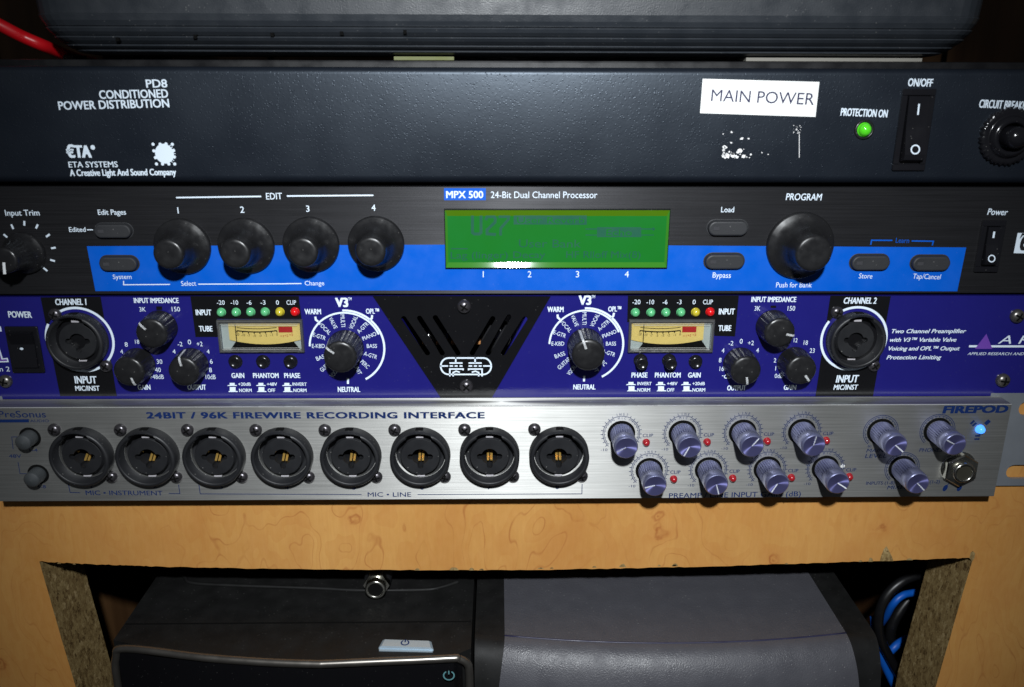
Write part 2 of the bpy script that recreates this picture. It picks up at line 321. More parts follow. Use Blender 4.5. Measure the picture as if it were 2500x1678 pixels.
# ------------------------------------------------------------------ mesh building (all in mm, world space; children get their own origin)
WORLD = {}
def wloc(o): return WORLD.get(o.name, Vector((0, 0, 0)))
def empty(name, loc, label, cat, group=None):
    o = bpy.data.objects.new(name, None); COL.objects.link(o); o.empty_display_size = .01
    o.location = Vector(loc)*MM; WORLD[o.name] = Vector(loc)
    o['label'] = label; o['category'] = cat
    if group: o['group'] = group
    return o
class MB:
    def __init__(s): s.v, s.f, s.m, s.s, s.chunks = [], [], [], [], []
    def add(s, vs, fs, mi=0, smooth=False):
        o = len(s.v); f0 = len(s.f); s.v += [Vector(p) for p in vs]
        for f in fs: s.f.append([o+i for i in f]); s.m.append(mi); s.s.append(smooth)
        s.chunks.append((o, len(s.v), f0, len(s.f)))
        return s
    def bm(s, b, mi=0, smooth=False):
        b.verts.index_update()
        s.add([v.co.copy() for v in b.verts], [[v.index for v in f.verts] for f in b.faces], mi, smooth); b.free(); return s
    def box(s, x0, x1, y0, y1, z0, z1, bev=0.0, seg=2, mi=0):
        b = bmesh.new(); bmesh.ops.create_cube(b, size=1)
        for v in b.verts: v.co = Vector(((x0+x1)/2+v.co.x*(x1-x0), (y0+y1)/2+v.co.y*(y1-y0), (z0+z1)/2+v.co.z*(z1-z0)))
        if bev: bmesh.ops.bevel(b, geom=b.edges[:], offset=bev, segments=seg, affect='EDGES', profile=.5)
        return s.bm(b, mi, smooth=False)
    def hexa(s, front, back, mi=0):
        """front and back: 4 points each, same order"""
        n = len(front)
        vs = list(front)+list(back)
        fs = [list(range(n)), list(range(2*n-1, n-1, -1))]+[[i, i+n, (i+1) % n+n, (i+1) % n] for i in range(n)]
        b = bmesh.new(); bv = [b.verts.new(p) for p in vs]
        for f in fs: b.faces.new([bv[i] for i in f])
        bmesh.ops.recalc_face_normals(b, faces=b.faces[:]); return s.bm(b, mi)
    def poly(s, pts, mi=0, facing=Vector((0, -1, 0))):
        pts = [Vector(p) for p in pts]
        n = Vector((0, 0, 0))
        for i in range(len(pts)):
            a, b = pts[i], pts[(i+1) % len(pts)]; n += a.cross(b)
        idx = list(range(len(pts)))
        if n.dot(facing) < 0: idx.reverse()
        return s.add(pts, [idx], mi)
    def lathe(s, prof, c=(0, 0, 0), seg=48, rfun=None, mi=0, cap=True, smooth=True):
        """prof: (radius, forward) pairs; the axis points to the viewer (-Y)"""
        c = Vector(c); vs, fs = [], []
        for j, (r, y) in enumerate(prof):
            for i in range(seg):
                a = 2*PI*i/seg; rr = r*(rfun(a, j) if rfun else 1)
                vs.append(c+Vector((rr*math.cos(a), -y, rr*math.sin(a))))
        for j in range(len(prof)-1):
            for i in range(seg):
                k = (i+1) % seg
                fs.append([j*seg+i, j*seg+k, (j+1)*seg+k, (j+1)*seg+i])
        s.add(vs, fs, mi, smooth)
        if cap:
            o = len(vs)-seg
            s.add(vs[o:], [list(range(seg))], mi, False)
        return s
    def tube(s, pts, r, seg=12, mi=0):
        pts = [Vector(p) for p in pts]; vs, fs = [], []
        up = Vector((0.13, .31, .94))
        for i, p in enumerate(pts):
            t = (pts[min(i+1, len(pts)-1)]-pts[max(i-1, 0)]).normalized()
            a = t.cross(up).normalized(); b = a.cross(t)
            for k in range(seg):
                th = 2*PI*k/seg; vs.append(p+r*(math.cos(th)*a+math.sin(th)*b))
        for i in range(len(pts)-1):
            for k in range(seg):
                q = (k+1) % seg; fs.append([i*seg+k, i*seg+q, (i+1)*seg+q, (i+1)*seg+k])
        fs.append(list(range(seg))[::-1]); fs.append([len(vs)-seg+k for k in range(seg)])
        return s.add(vs, fs, mi, True)
    def stroke(s, pts, wd, closed=False, mi=0):
        """flat ribbon in an XZ plane"""
        pts = [Vector(p) for p in pts]; n = len(pts)
        L_, R_ = [], []
        for i in range(n):
            if closed: a, b = pts[i-1], pts[(i+1) % n]
            else: a, b = pts[max(i-1, 0)], pts[min(i+1, n-1)]
            d1 = (pts[i]-a); d2 = (b-pts[i])
            d1 = d1.normalized() if d1.length > 1e-9 else d2.normalized(); d2 = d2.normalized() if d2.length > 1e-9 else d1
            t = (d1+d2).normalized(); nn = Vector((-t.z, 0, t.x)); k = max(.5, abs(t.dot(d1)))
            L_.append(pts[i]+nn*wd/2/k); R_.append(pts[i]-nn*wd/2/k)
        for i in range(n if closed else n-1):
            j = (i+1) % n; s.poly([L_[i], R_[i], R_[j], L_[j]], mi)
        return s
    def arc(s, c, r, a0, a1, wd, n=40, mi=0):
        pts = [Vector((c[0]+r*math.cos(math.radians(a0+(a1-a0)*i/n)), c[1], c[2]+r*math.sin(math.radians(a0+(a1-a0)*i/n)))) for i in range(n+1)]
        return s.stroke(pts, wd, mi=mi)
    def disc(s, c, r, n=24, mi=0, a=1.0):
        return s.poly([Vector((c[0]+r*math.cos(2*PI*i/n), c[1], c[2]+a*r*math.sin(2*PI*i/n))) for i in range(n)], mi)
    def build(s, name, mats, parent=None, loc=None, rot=None, label=None):
        if not isinstance(mats, (list, tuple)): mats = [mats]
        me = bpy.data.meshes.new(name)
        if loc is None:
            loc = Vector((0, 0, 0))
            for p in s.v: loc += p
            loc = loc/max(1, len(s.v)); off = loc
        else:
            loc = Vector(loc); off = Vector((0, 0, 0)) if rot is not None or s.local else loc
        me.from_pydata([((p-off)*MM) for p in s.v], [], s.f)
        for m in mats: me.materials.append(m)
        me.polygons.foreach_set('material_index', s.m); me.polygons.foreach_set('use_smooth', s.s)
        me.update()
        o = bpy.data.objects.new(name, me); COL.objects.link(o)
        put(o, parent, loc)
        if rot: o.rotation_euler = rot
        if label: o['label'] = label
        return o
    local = False
def build_split(mb, name, mats, parent, gap=9.0):
    """print that stands in separate places becomes separate parts"""
    boxes = []
    for vs0, vs1, f0, f1 in mb.chunks:
        q = mb.v[vs0:vs1]; boxes.append((min(p.x for p in q), max(p.x for p in q), min(p.z for p in q), max(p.z for p in q)))
    n = len(boxes); lab = list(range(n))
    def find(i):
        while lab[i] != i: i = lab[i]
        return i
    for i in range(n):
        for j in range(i):
            A, B_ = boxes[i], boxes[j]
            if max(0, A[0]-B_[1], B_[0]-A[1]) < gap and max(0, A[2]-B_[3], B_[2]-A[3]) < gap: lab[find(i)] = find(j)
    out = []
    for r in sorted({find(i) for i in range(n)}):
        m = MB()
        for i in range(n):
            if find(i) == r:
                vs0, vs1, f0, f1 = mb.chunks[i]
                m.add(mb.v[vs0:vs1], [[k-vs0 for k in f] for f in mb.f[f0:f1]], mb.m[f0] if f1 > f0 else 0)
        out.append(m.build(name, mats, parent))
    return out
class LB(MB):
    local = True           # vertices already relative to loc
def put(o, parent, loc):
    WORLD[o.name] = Vector(loc)
    if parent is not None:
        o.parent = parent; o.location = (Vector(loc)-wloc(parent))*MM
    else: o.location = Vector(loc)*MM
def clone(o, parent, loc, rot=None, label=None):
    """a part with its sub-parts, set at a new place"""
    c = o.copy(); COL.objects.link(c); put(c, parent, loc)
    if rot is not None: c.rotation_euler = rot
    if label: c['label'] = label
    elif 'label' in c: del c['label']
    for ch in list(o.children):
        d = ch.copy(); COL.objects.link(d); d.parent = c
    return c
def tag(o, label, cat, group=None):
    o['label'] = label; o['category'] = cat
    if group: o['group'] = group
    return o
def struct(o):
    o['kind'] = 'structure'; return o

def plate(outline, holes, y_front, thick):
    """flat plate with holes; outline and holes are lists of (x, z)"""
    cu = bpy.data.curves.new('tmp', 'CURVE'); cu.dimensions = '2D'; cu.fill_mode = 'BOTH'; cu.extrude = thick/2
    for ring in [outline]+holes:
        sp = cu.splines.new('POLY'); sp.points.add(len(ring)-1); sp.use_cyclic_u = True
        for p, q in zip(sp.points, ring): p.co = (q[0], q[1], 0, 1)
    ob = bpy.data.objects.new('tmp', cu); me = bpy.data.meshes.new_from_object(ob)
    b = bmesh.new(); b.from_mesh(me)
    for v in b.verts: v.co = Vector((v.co.x, y_front+thick/2-v.co.z, v.co.y))
    bmesh.ops.remove_doubles(b, verts=b.verts[:], dist=1e-5)
    bmesh.ops.recalc_face_normals(b, faces=b.faces[:])
    bpy.data.objects.remove(ob); bpy.data.curves.remove(cu); bpy.data.meshes.remove(me)
    return b
def circ(c, r, n=40): return [(c[0]+r*math.cos(2*PI*i/n), c[1]+r*math.sin(2*PI*i/n)) for i in range(n)]

_gl = {}
def glyphs(txt, bold, shear, spacing):
    k = (txt, bold, shear, spacing)
    if k in _gl: return _gl[k]
    cu = bpy.data.curves.new('tmp', 'FONT'); cu.body = txt; cu.size = 1; cu.offset = bold; cu.shear = shear; cu.space_character = spacing
    cu.resolution_u = 3; cu.fill_mode = 'FRONT'
    ob = bpy.data.objects.new('tmp', cu); me = bpy.data.meshes.new_from_object(ob)
    vs = [v.co.copy() for v in me.vertices]; fs = [list(p.vertices) for p in me.polygons]
    bpy.data.objects.remove(ob); bpy.data.curves.remove(cu); bpy.data.meshes.remove(me)
    _gl[k] = (vs, fs); return _gl[k]
_h = glyphs('H', 0, 0, 1)[0]; CAPH = max(v.y for v in _h)
def text(mb, txt, fr, p0, p1, h, Y, bold=.0, shear=0.0, spacing=1.0, mi=0):
    """lettering whose baseline runs from p0 to p1, capitals h high (all in the frame's units), on the plane Y"""
    a, b = at(fr(*p0), Y), at(fr(*p1), Y)
    hh = abs((at(fr(*p0), Y)-at(fr(p0[0], p0[1]-h), Y)).z)
    return text3(mb, txt, a, b, hh, bold, shear, spacing, mi)
def text3(mb, txt, a, b, hh, bold=0.0, shear=0.0, spacing=1.0, mi=0):
    vs, fs = glyphs(txt, 0, shear, spacing)
    if not vs: return
    x0 = min(v.x for v in vs); x1 = max(v.x for v in vs)
    ex = (b-a).normalized(); ez = Vector((-ex.z, 0, ex.x)); ln = (b-a).length; sy = hh/CAPH
    if bold: a = a+ex*bold*sy; ln -= 2*bold*sy
    sx = ln/(x1-x0)
    if len(txt) == 1 and sx > sy: a = a+ex*(ln-sy*(x1-x0))/2; sx = sy
    base = [a+ex*(v.x-x0)*sx+ez*v.y*sy for v in vs]
    out = []; n0 = len(vs); fs2 = list(fs)
    offs = [(0, 0)]+([(-1, .45), (1, -.45), (-1, -.45), (1, .45)] if bold > .002 else [])
    fs = []
    for k, (ox, oz) in enumerate(offs):
        d = ex*ox*bold*sy+ez*oz*bold*sy+Vector((0, -.004*k, 0))
        out += [p+d for p in base]; fs += [[i+k*n0 for i in f] for f in fs2]
    ff = []
    for f in fs:
        n = (out[f[1]]-out[f[0]]).cross(out[f[2]]-out[f[0]])
        ff.append(f if n.y <= 0 else f[::-1])
    mb.add(out, ff, mi)
def frpoly(mb, fr, pts, Y, mi=0): return mb.poly([at(fr(*p), Y) for p in pts], mi)
def frstroke(mb, fr, pts, wpx, Y, closed=False, mi=0):
    q = [at(fr(*p), Y) for p in pts]
    a = at(fr(*pts[0]), Y); b = at(fr(pts[0][0]+wpx, pts[0][1]), Y)
    return mb.stroke(q, (b-a).length, closed, mi)

# ================================================================== SETTING
wall = struct(MB().box(-1500, 1500, 330, 340, -560, 900).build('wall', wall_mat))
gv = MB()
struct(MB().box(-1500, 1500, -900, 329, -570, -560).build('floor', floor_mat))

# ================================================================== CABINET
WY = 2.0; WT = 32.0
cab = empty('rack_cabinet', (0, WY, -560), 'honey coloured burl laminate cabinet front with sawn openings that carries the rack gear', 'cabinet')
op = [(205, 1745), (185, 1678), (165, 1610), (150, 1560), (120, 1455), (96, 1371), (200, 1377), (300, 1380.5), (400, 1384), (600, 1388), (900, 1392), (1250, 1392.5), (1500, 1388.5), (1700, 1384), (1900, 1378), (2100, 1371.5), (2290, 1365), (2376, 1362), (2350, 1450), (2320, 1555), (2284, 1678), (2264, 1745)]
ow = []
for i in range(len(op)-1):
    n = 14
    for k in range(n):
        t = k/n; p = (op[i][0]*(1-t)+op[i+1][0]*t, op[i][1]*(1-t)+op[i+1][1]*t)
        q = at(p, WY); edge = 0 if k == 0 and i in (5, 17) else .04 if i < 5 or i > 16 else .22
        ow.append((q.x+random.uniform(-edge, edge), q.z+random.uniform(-edge, edge)))
q = at(op[-1], WY); ow.append((q.x, q.z))
XL, XR = ow[0][0], ow[-1][0]
out_l = [(-420, -560), (XL, -560)]+ow+[(XR, -560), (420, -560), (420, 150), (225, 150), (225, -42), (-225, -42), (-225, 150), (-420, 150)]
b = plate(out_l, [], WY, WT)
mb = MB(); b.verts.index_update(); b.faces.index_update()
vs = [v.co.copy() for v in b.verts]
for f in b.faces:
    front = all(abs(v.co.y-WY) < .02 for v in f.verts)
    mb.add([v.co.copy() for v in f.verts], [list(range(len(f.verts)))], 0 if front else 1)
b.free()
mb.build('face_board', [burl, particle], cab, loc=(0, WY, -560))
ch = MB()
def chip(fr, x, y, w_, h_):
    pts = [(x-w_/2, y+2)]
    for k in range(5): pts.append((x-w_/2+w_*(k+.5)/5, y-h_*(math.sin(PI*(k+.6)/5.3))*random.uniform(.7, 1.05)))
    pts.append((x+w_/2, y+2)); frpoly(ch, fr, pts, WY-.06)
for (fr, x, y, w_, h_) in [(J2,568,447,34,14),(J2,800,446,62,20),(J2,912,447,34,20),(J2,975,446,30,10),(J2,1350,437,40,9),(J2,1420,436,24,8),(J2,1690,429,28,10),(J2,1868,426,46,22),(J2,2100,421,22,10),(J2,2200,420,42,18),(J3,122,422,34,12),(J3,1365,392,30,32),(J3,1465,388,86,90),(J3,1610,382,44,10),(J3,1300,393,26,10),(J3,830,408,24,7),(J1,375,405,26,8),(J1,470,410,20,8)]:
    chip(fr, x, y, w_, h_)
frpoly(ch, J3, [(1990, 372), (1998, 335), (2012, 326), (2026, 340), (2022, 372), (2008, 392)], WY-.06)
build_split(ch, 'chipped_edge', particle, cab, 9)
MB().box(-254, -236, WY+WT, 325, -560, 80).build('side_panel', wall_mat, cab)
MB().box(246, 264, WY+WT, 325, -560, 80).build('side_panel', wall_mat, cab)

# ================================================================== shared parts
def dome_led(r, name='indicator_light'):
    m = LB(); m.lathe([(r*1.12, 0), (r*1.12, .25), (r, .3), (r, .8), (r*.92, .8+r*.42), (r*.7, .8+r*.75), (r*.4, .8+r*.93), (r*.12, .8+r)], seg=24)
    return m
def screw_mesh(r, mats, name, parent, loc, rot):
    m = LB(); m.lathe([(r, 0), (r, r*.22), (r*.93, r*.45), (r*.75, r*.65), (r*.5, r*.78), (r*.25, r*.84), (.02, r*.86)], seg=28, cap=False)
    for k in range(2):
        d = r*.62; t = r*.13
        pr = [(-d, -t), (d, -t), (d, t), (-d, t)]
        for i in range(8):
            f0, f1 = -1+2*i/8, -1+2*(i+1)/8
            def hgt(x): return r*(.865-.36*(x*d/r)**2)+.02
            q = [(f0*d, -t, hgt(f0)), (f1*d, -t, hgt(f1)), (f1*d, t, hgt(f1)), (f0*d, t, hgt(f0))]
            if k: q = [(b_, a_, c_) for a_, b_, c_ in q]
            m.poly([Vector((a_, -c_, b_)) for a_, b_, c_ in q], 1)
    return m.build(name, mats, parent, loc, rot=(0, rot, 0))
def pill_button(parent, fr, c, hw, hh, Y, depth=2.2, name='button'):
    a = at(fr(*c), Y); r = (at(fr(c[0]+hw, c[1]), Y)-a).x; h = abs((at(fr(c[0], c[1]+hh), Y)-a).z)
    m = LB()
    def ring(rr, hh_, y):
        o = []; e = rr-hh_
        for i in range(17): t = -PI/2+PI*i/16; o.append(Vector((e+hh_*math.cos(t), -y, hh_*math.sin(t))))
        for i in range(17): t = PI/2+PI*i/16; o.append(Vector((-e+hh_*math.cos(t), -y, hh_*math.sin(t))))
        return o
    rows = [ring(r, h, 0), ring(r, h, .25), ring(r*.985, h*.95, .3), ring(r*.94, h*.84, .22), ring(r*.93, h*.82, depth-.5), ring(r*.905, h*.76, depth-.15), ring(r*.86, h*.64, depth)]
    n = 34
    vs = [p for row in rows for p in row]; fs = []
    mi = []
    for j in range(len(rows)-1):
        for i in range(n):
            k = (i+1) % n; m.add([rows[j][i], rows[j][k], rows[j+1][k], rows[j+1][i]], [[0, 1, 2, 3]], 0, False)
    m.poly(rows[-1])
    o = m.build(name, [rubber_black], parent, a)
    l = LB(); l.box(-r*.72, -r*.42, -depth-.12, -depth+.4, -h*.2, h*.2, .1, 1); lo = l.build('indicator_lens', mat('smoked_lens', (.05, .05, .055), .15, spec=.6), o, a)
    return o

# ================================================================== POWER UNIT (top of the rack)
pw = empty('power_conditioner', (5, 0, 89.2), 'matte black power unit with white MAIN POWER sticker and green light, topmost of the rack', 'power conditioner')
mb = MB(); bm_ = MB()
# folded front: rounded upper and lower edges
prof = []
z0, z1, r = 90.0, 133.6, 2.6
for i in range(7): t = PI/2*i/6; prof.append((r-r*math.sin(t), z1-r+r*math.cos(t)))
r2 = 3.2
for i in range(7): t = PI/2*i/6; prof.append((r2-r2*math.cos(t), z0+r2-r2*math.sin(t)))
prof = [(14, z1)]+prof+[(30, z0)]
NX = 2
xs = [-241.3+482.6*i/NX for i in range(NX+1)]
vs = [Vector((x, y, z)) for (y, z) in prof for x in xs]; fs = []
for j in range(len(prof)-1):
    for i in range(NX): fs.append([j*(NX+1)+i, (j+1)*(NX+1)+i, (j+1)*(NX+1)+i+1, j*(NX+1)+i+1])
mb.add(vs, fs, 0, True)
pp = mb.build('front_panel', powder, pw, loc=(5, 0, 89.2))
MB().box(-218, 222, 15, 260, 90.5, 136.3, .8, 2).build('chassis', mat('chassis_black', (.006, .006, .007), .4, spec=.4), pw)
Y0 = -.06
t = MB()
text(t, 'PD8', F1, (928, 556), (1062, 554), 50, Y0, .02)
text(t, 'CONDITIONED', F1, (632, 627), (1068, 619), 52, Y0, .02)
text(t, 'POWER DISTRIBUTION', F1, (374, 697), (1075, 680), 52, Y0, .02)
text(t, 'ETA SYSTEMS', F1, (437, 1062), (748, 1060), 36, Y0, .014)
text(t, 'A Creative Light And Sound Company', F1, (445, 1116), (1118, 1110), 40, Y0, .028)
build_split(t, 'lettering', white_ink, pp, 9)
t = MB()
text(t, '\u20acTA', F1, (425, 998), (583, 998), 74, Y0, .05)
t.disc(at(F1(588, 935), Y0), .9, 12)
c = at(F1(1042, 975), Y0); t.disc(c, 3.6, 28, a=1.05)
for (x, y) in [(970,915),(1015,915),(1052,913),(1092,915),(975,957),(1100,955),(985,1000),(1105,995),(992,1040),(1030,1040),(1070,1040),(1107,1040)]:
    t.disc(at(F1(x, y), Y0-.01), .62, 10)
for k in range(9):
    a_ = math.radians(-50+12.5*k); t.stroke([c+Vector((3.3*math.cos(a_), -.005, 3.4*math.sin(a_))), c+Vector((4.3*math.cos(a_), -.005, 4.4*math.sin(a_)))], .25)
build_split(t, 'maker_emblem', white_ink, pp, 9)
t = MB()
text(t, 'PROTECTION ON', F3, (1172, 733), (1468, 745), 47, Y0, .022)
text(t, 'ON/OFF', F3, (1598, 546), (1755, 550), 48, Y0, .022)
text(t, 'CIRCUIT BREAKER', F3, (2048, 682), (2366, 696), 50, Y0, .022)
build_split(t, 'control_lettering', white_ink, pp, 9)
# sticker
st = MB(); q = [at(F3(*p), -.12) for p in ((300, 500), (1040, 520), (1015, 742), (283, 718))]
st.hexa(q, [p+Vector((0, .1, 0)) for p in q]); sticker = st.build('sticker', label_white, pw, label='white sticker printed MAIN POWER')
t = MB(); text(t, 'MAIN POWER', F3, (352, 641), (1003, 666), 74, -.16, -.004); t.build('lettering', label_ink, sticker)
# torn label residue
t = MB()
def scrap(x, y, s_):
    n = 7; frpoly(t, F3, [(x+s_*random.uniform(.5, 1.2)*math.cos(2*PI*k/n), y+s_*.8*random.uniform(.5, 1.2)*math.sin(2*PI*k/n)) for k in range(n)], -.07)
for k in range(34):
    a_ = random.random(); scrap(424+a_*180*random.random()**.6, 1000-abs(random.gauss(0, 38))*(1-a_*.5), random.uniform(3, 12))
for (x, y, s_) in [(484,838,9),(548,880,13),(590,880,8),(430,850,5),(480,905,8),(536,955,18),(440,935,16),(455,988,24),(490,985,20),(560,990,16),(605,980,9),(675,968,5),(715,980,5)]: scrap(x, y, s_)
for k in range(22): scrap(870+random.random()*55, 795+random.random()*50, random.uniform(1.5, 5))
frstroke(t, F3, [(912, 850), (912, 1000)], 4, -.07)
t.build('sticker_residue', residue_mat, pw, label='torn white scraps of a removed sticker')
# lamp
c = at(F3(1322, 822), 0)
o = dome_led(2.4).build('indicator_light', led_on_green, pw, c, label='lit green indicator light')
l = LB(); l.lathe([(3.9, 0), (3.8, .5), (3.1, .9), (2.9, .4)], seg=32, cap=False); l.build('bezel', plastic_black, o, c)
# rocker switch
def rocker(parent, fr, quad, inner, marks, depth, name='rocker_switch', Iw=11, Or=30):
    q = [at(fr(*p), -1.2) for p in quad]
    x0 = (q[0].x+q[3].x)/2; x1 = (q[1].x+q[2].x)/2; zt = (q[0].z+q[1].z)/2; zb = (q[2].z+q[3].z)/2
    cx, cz = (x0+x1)/2, (zt+zb)/2
    m = LB(); hw, hh = (x1-x0)/2, (zt-zb)/2; iw = hw*inner[0]; ih = hh*inner[1]
    for (a_, b_, c_, d_) in ((-hw, hw, ih, hh), (-hw, hw, -hh, -ih), (-hw, -iw, -ih, ih), (iw, hw, -ih, ih)):
        m.box(a_, b_, -1.3, 0, c_, d_, .25, 1)
    m.box(-iw, iw, -.25, 0, -ih, ih)
    sw = m.build(name, gloss_black, parent, (cx, 0, cz))
    r = LB(); k = iw-.25; h = ih-.2
    pf = [(h, 1.3), (h*.96, 1.8), (.1*h, depth*.55), (-.70*h, depth), (-.86*h, depth*.9), (-.92*h, depth*.5), (-.93*h, .2), (h, .2)]
    L_ = [Vector((-k, -y, z)) for z, y in pf]; R_ = [Vector((k, -y, z)) for z, y in pf]
    r.hexa(L_, R_)
    ro = r.build('rocker', gloss_black, sw, (cx, 0, cz))
    mk = LB()
    def face_y(z): 
        if z > .1*h: return 1.8+(depth*.55-1.8)*(.96*h-z)/(.86*h)
        return depth*.55+(depth-depth*.55)*(.1*h-z)/(.8*h)
    zi = .62*h
    mk.poly([Vector((sx*Iw, -face_y(zz)-.06, zz)) for sx, zz in ((-.5, zi+.16*h), (.5, zi+.16*h), (.5, zi-.16*h), (-.5, zi-.16*h))])
    zo = -.55*h
    n = 24; oo = [(math.cos(2*PI*i/n), math.sin(2*PI*i/n)) for i in range(n)]
    for i in range(n):
        a_, b_ = oo[i], oo[(i+1) % n]
        mk.poly([Vector((p[0]*rr, -face_y(zo+p[1]*rr)-.06, zo+p[1]*rr)) for p, rr in ((a_, Or), (b_, Or), (b_, Or*.72), (a_, Or*.72))])
    mk.build('switch_marks', white_ink, ro, (cx, 0, cz))
    return sw
rocker(pw, F3, ((1568, 562), (1785, 566), (1705, 1085), (1508, 1080)), (.66, .84), None, 4.6, Iw=.65, Or=1.85)
# breaker
c = at(F3(2226, 866), 0)
m = LB(); m.lathe([(11.0, 0), (11.0, 1.4), (10.5, 2.0), (8.8, 2.2), (8.2, 2.0), (8.0, 2.6), (7.2, 4.2), (5.6, 4.6), (5.3, 3.8), (5.3, 2.5)], seg=96, rfun=lambda a, j: 1+(.035*(1 if math.sin(36*a) > 0 else -1) if j < 3 else 0), cap=False)
cb = m.build('circuit_breaker', gloss_black, pw, c)
m = LB(); m.lathe([(4.2, 1), (4.2, 7), (3.9, 8.2), (3.0, 9.2), (1.6, 9.8), (.1, 10)], seg=32, cap=False); m.build('reset_button', gloss_black, cb, c)

# ================================================================== EFFECTS PROCESSOR
fx = empty('effects_processor', (5, 0, 44.8), 'black rack effects processor with bright blue stripe and green display', 'effects processor')
fp = MB().box(-241.3, 241.3, 0, 3, 45.2, 88.7, .35, 2).build('front_panel', black_brushed, fx, loc=(5, 0, 44.8))
MB().box(-216, 220, 3, 250, 46, 88, .5, 1).build('chassis', MATS['chassis_black'], fx)
t = MB(); frpoly(t, S0, [(212, 601.5), (1250, 597), (2359, 604.5), (2337, 711.5), (1250, 709), (233, 711)], Y0)
frpoly(t, F6, [(80, 66), (421, 66), (421, 164), (81, 164)], Y0)
frstroke(t, F7, [(1243, 462), (1250, 429), (1398, 430)], 9, Y0); frstroke(t, F7, [(1535, 434), (1690, 436), (1682, 466)], 9, Y0)
text(t, 'Learn', F7, (1420, 446), (1515, 448), 34, Y0)
build_split(t, 'blue_stripe', stripe_blue, fp, 4)
Y1 = -.11
t = MB()
text(t, 'Input Trim', F4, (45, 290), (325, 288), 46, Y1, .014)
for k, a_ in enumerate((-33, -7, 22, 52, 90, 124, 152, 201)):
    pass
c = at(F4(200, 592), Y1)
for (x, y) in [(100,380),(198,352),(300,378),(45,455),(390,452),(435,553),(428,655),(370,728)]:
    p = at(F4(x, y), Y1); d = (p-c).normalized(); t.stroke([p-d*.95, p+d*.95], .75)
text(t, 'Edit Pages', F4, (800, 283), (1028, 281), 42, Y1, .012)
text(t, 'Edited', F4, (565, 422), (700, 421), 38, Y1, .012)
frstroke(t, F4, [(708, 405), (758, 405)], 8, Y1)
text(t, 'System', F4, (922, 806), (1073, 805), 36, Y1)
frstroke(t, F4, [(1007, 822), (1007, 853), (1385, 850)], 8, Y1)
text(t, 'Select', F4, (1478, 862), (1600, 860), 38, Y1)
frstroke(t, F4, [(1615, 848), (2336, 845)], 8, Y1); frstroke(t, F5, [(330, 844), (455, 843)], 8, Y1)
text(t, 'Change', F5, (482, 858), (640, 857), 36, Y1)
text(t, 'EDIT', F5, (168, 158), (298, 156), 52, Y1, .006)
frstroke(t, F4, [(1435, 143), (2128, 133)], 12, Y1); frstroke(t, F5, [(335, 130), (1040, 124)], 12, Y1)
for fr, s_, x0, x1, y in [(F4,'1',1440,1466,272),(F4,'2',1957,1994,266),(F5,'3',490,523,258),(F5,'4',1026,1058,250)]:
    text(t, s_, fr, (x0, y), (x1, y), 50, Y1, .008)
text(t, 'MPX 500', F6, (98, 146), (400, 146), 56, Y1, .022)
text(t, '24-Bit Dual Channel Processor', F6, (462, 146), (1328, 147), 53, Y1, -.004)
for s_, x0, x1 in [('1',390,410),('2',762,792),('3',1151,1183),('4',1551,1585)]: text(t, s_, F6, (x0, 792), (x1, 792), 50, Y1)
text(t, 'Load', F7, (176, 229), (268, 229), 38, Y1, .004); text(t, 'Bypass', F7, (115, 695), (245, 697), 37, Y1, .004)
text(t, 'PROGRAM', F7, (637, 142), (893, 145), 47, Y1, .008, .08); text(t, 'Push for Bank', F7, (567, 765), (822, 765), 36, Y1, 0, .04)
text(t, 'Store', F7, (1157, 700), (1253, 702), 35, Y1, 0, .06); text(t, 'Tap/Cancel', F7, (1543, 702), (1740, 708), 35, Y1, 0, .08)
text(t, 'Power', F7, (2073, 247), (2217, 251), 44, Y1, .01, .12)
build_split(t, 'lettering', white_ink, fp, 9)
t = MB(); frpoly(t, F7, [(2291, 377), (2380, 377), (2365, 523), (2262, 521)], Y1); t.build('maker_emblem', white_ink, fp)
t = MB(); text(t, 'e', F7, (2299, 497), (2360, 499), 150, Y1-.04, .03, .1)
frpoly(t, F7, [(2304, 420), (2322, 378), (2380, 378), (2378, 392), (2330, 394)], Y1-.03)
t.build('emblem_letter', panel_black, fp)
# knobs
def fx_knob(R, r, L):
    m = LB()
    pf = [(R, 0), (R, 1.1), (R*.975, 1.7), (R*.95, 1.9)]
    for i in range(1, 9):
        f = i/8; pf.append((r*1.04+(R*.95-r*1.04)*(1-f)**2.1, 1.9+(L*.62-1.9)*f**1.0*(.55+.45*f)))
    pf += [(r*1.0, L*.8), (r*.99, L-1.0), (r*.95, L-.45), (r*.85, L-.12), (r*.72, L), (r*.4, L-.1), (.05, L-.12)]
    m.lathe(pf, seg=64, cap=False); return m
ek = None
for (fr, x, y) in [(F4,1491,540),(F4,2010,534),(F5,535,525),(F5,1064,519)]:
    c = at(fr(x, y), 0)
    ek = fx_knob(11.3, 5.9, 16.4).build('knob', plastic_black, fx, c) if ek is None else clone(ek, fx, c)
o = fx_knob(13.7, 7.2, 17.0).build('program_knob', plastic_black, fx, at(F7(735, 466), 0), label='largest round knob, under the word PROGRAM')
c = at(F4(205, 592), 0)
o = fx_knob(8.4, 5.2, 15.5).build('trim_knob', plastic_black, fx, c)
l = LB(); l.poly([Vector((x, -15.6, z)) for x, z in ((-.5, -.6), (.5, -.6), (.1, -5.2), (-1.0, -5.2))]); l.build('pointer', pointer_white, o, c)
for (fr, c_, hw, hh) in [(F4,(931,411),160,66),(F4,(976,677),164,68),(F7,(220,340),150,62),(F7,(197,577),148,62),(F7,(1232,585),145,62),(F7,(1662,590),143,61)]:
    pill_button(fx, fr, c_, hw, hh, 0)
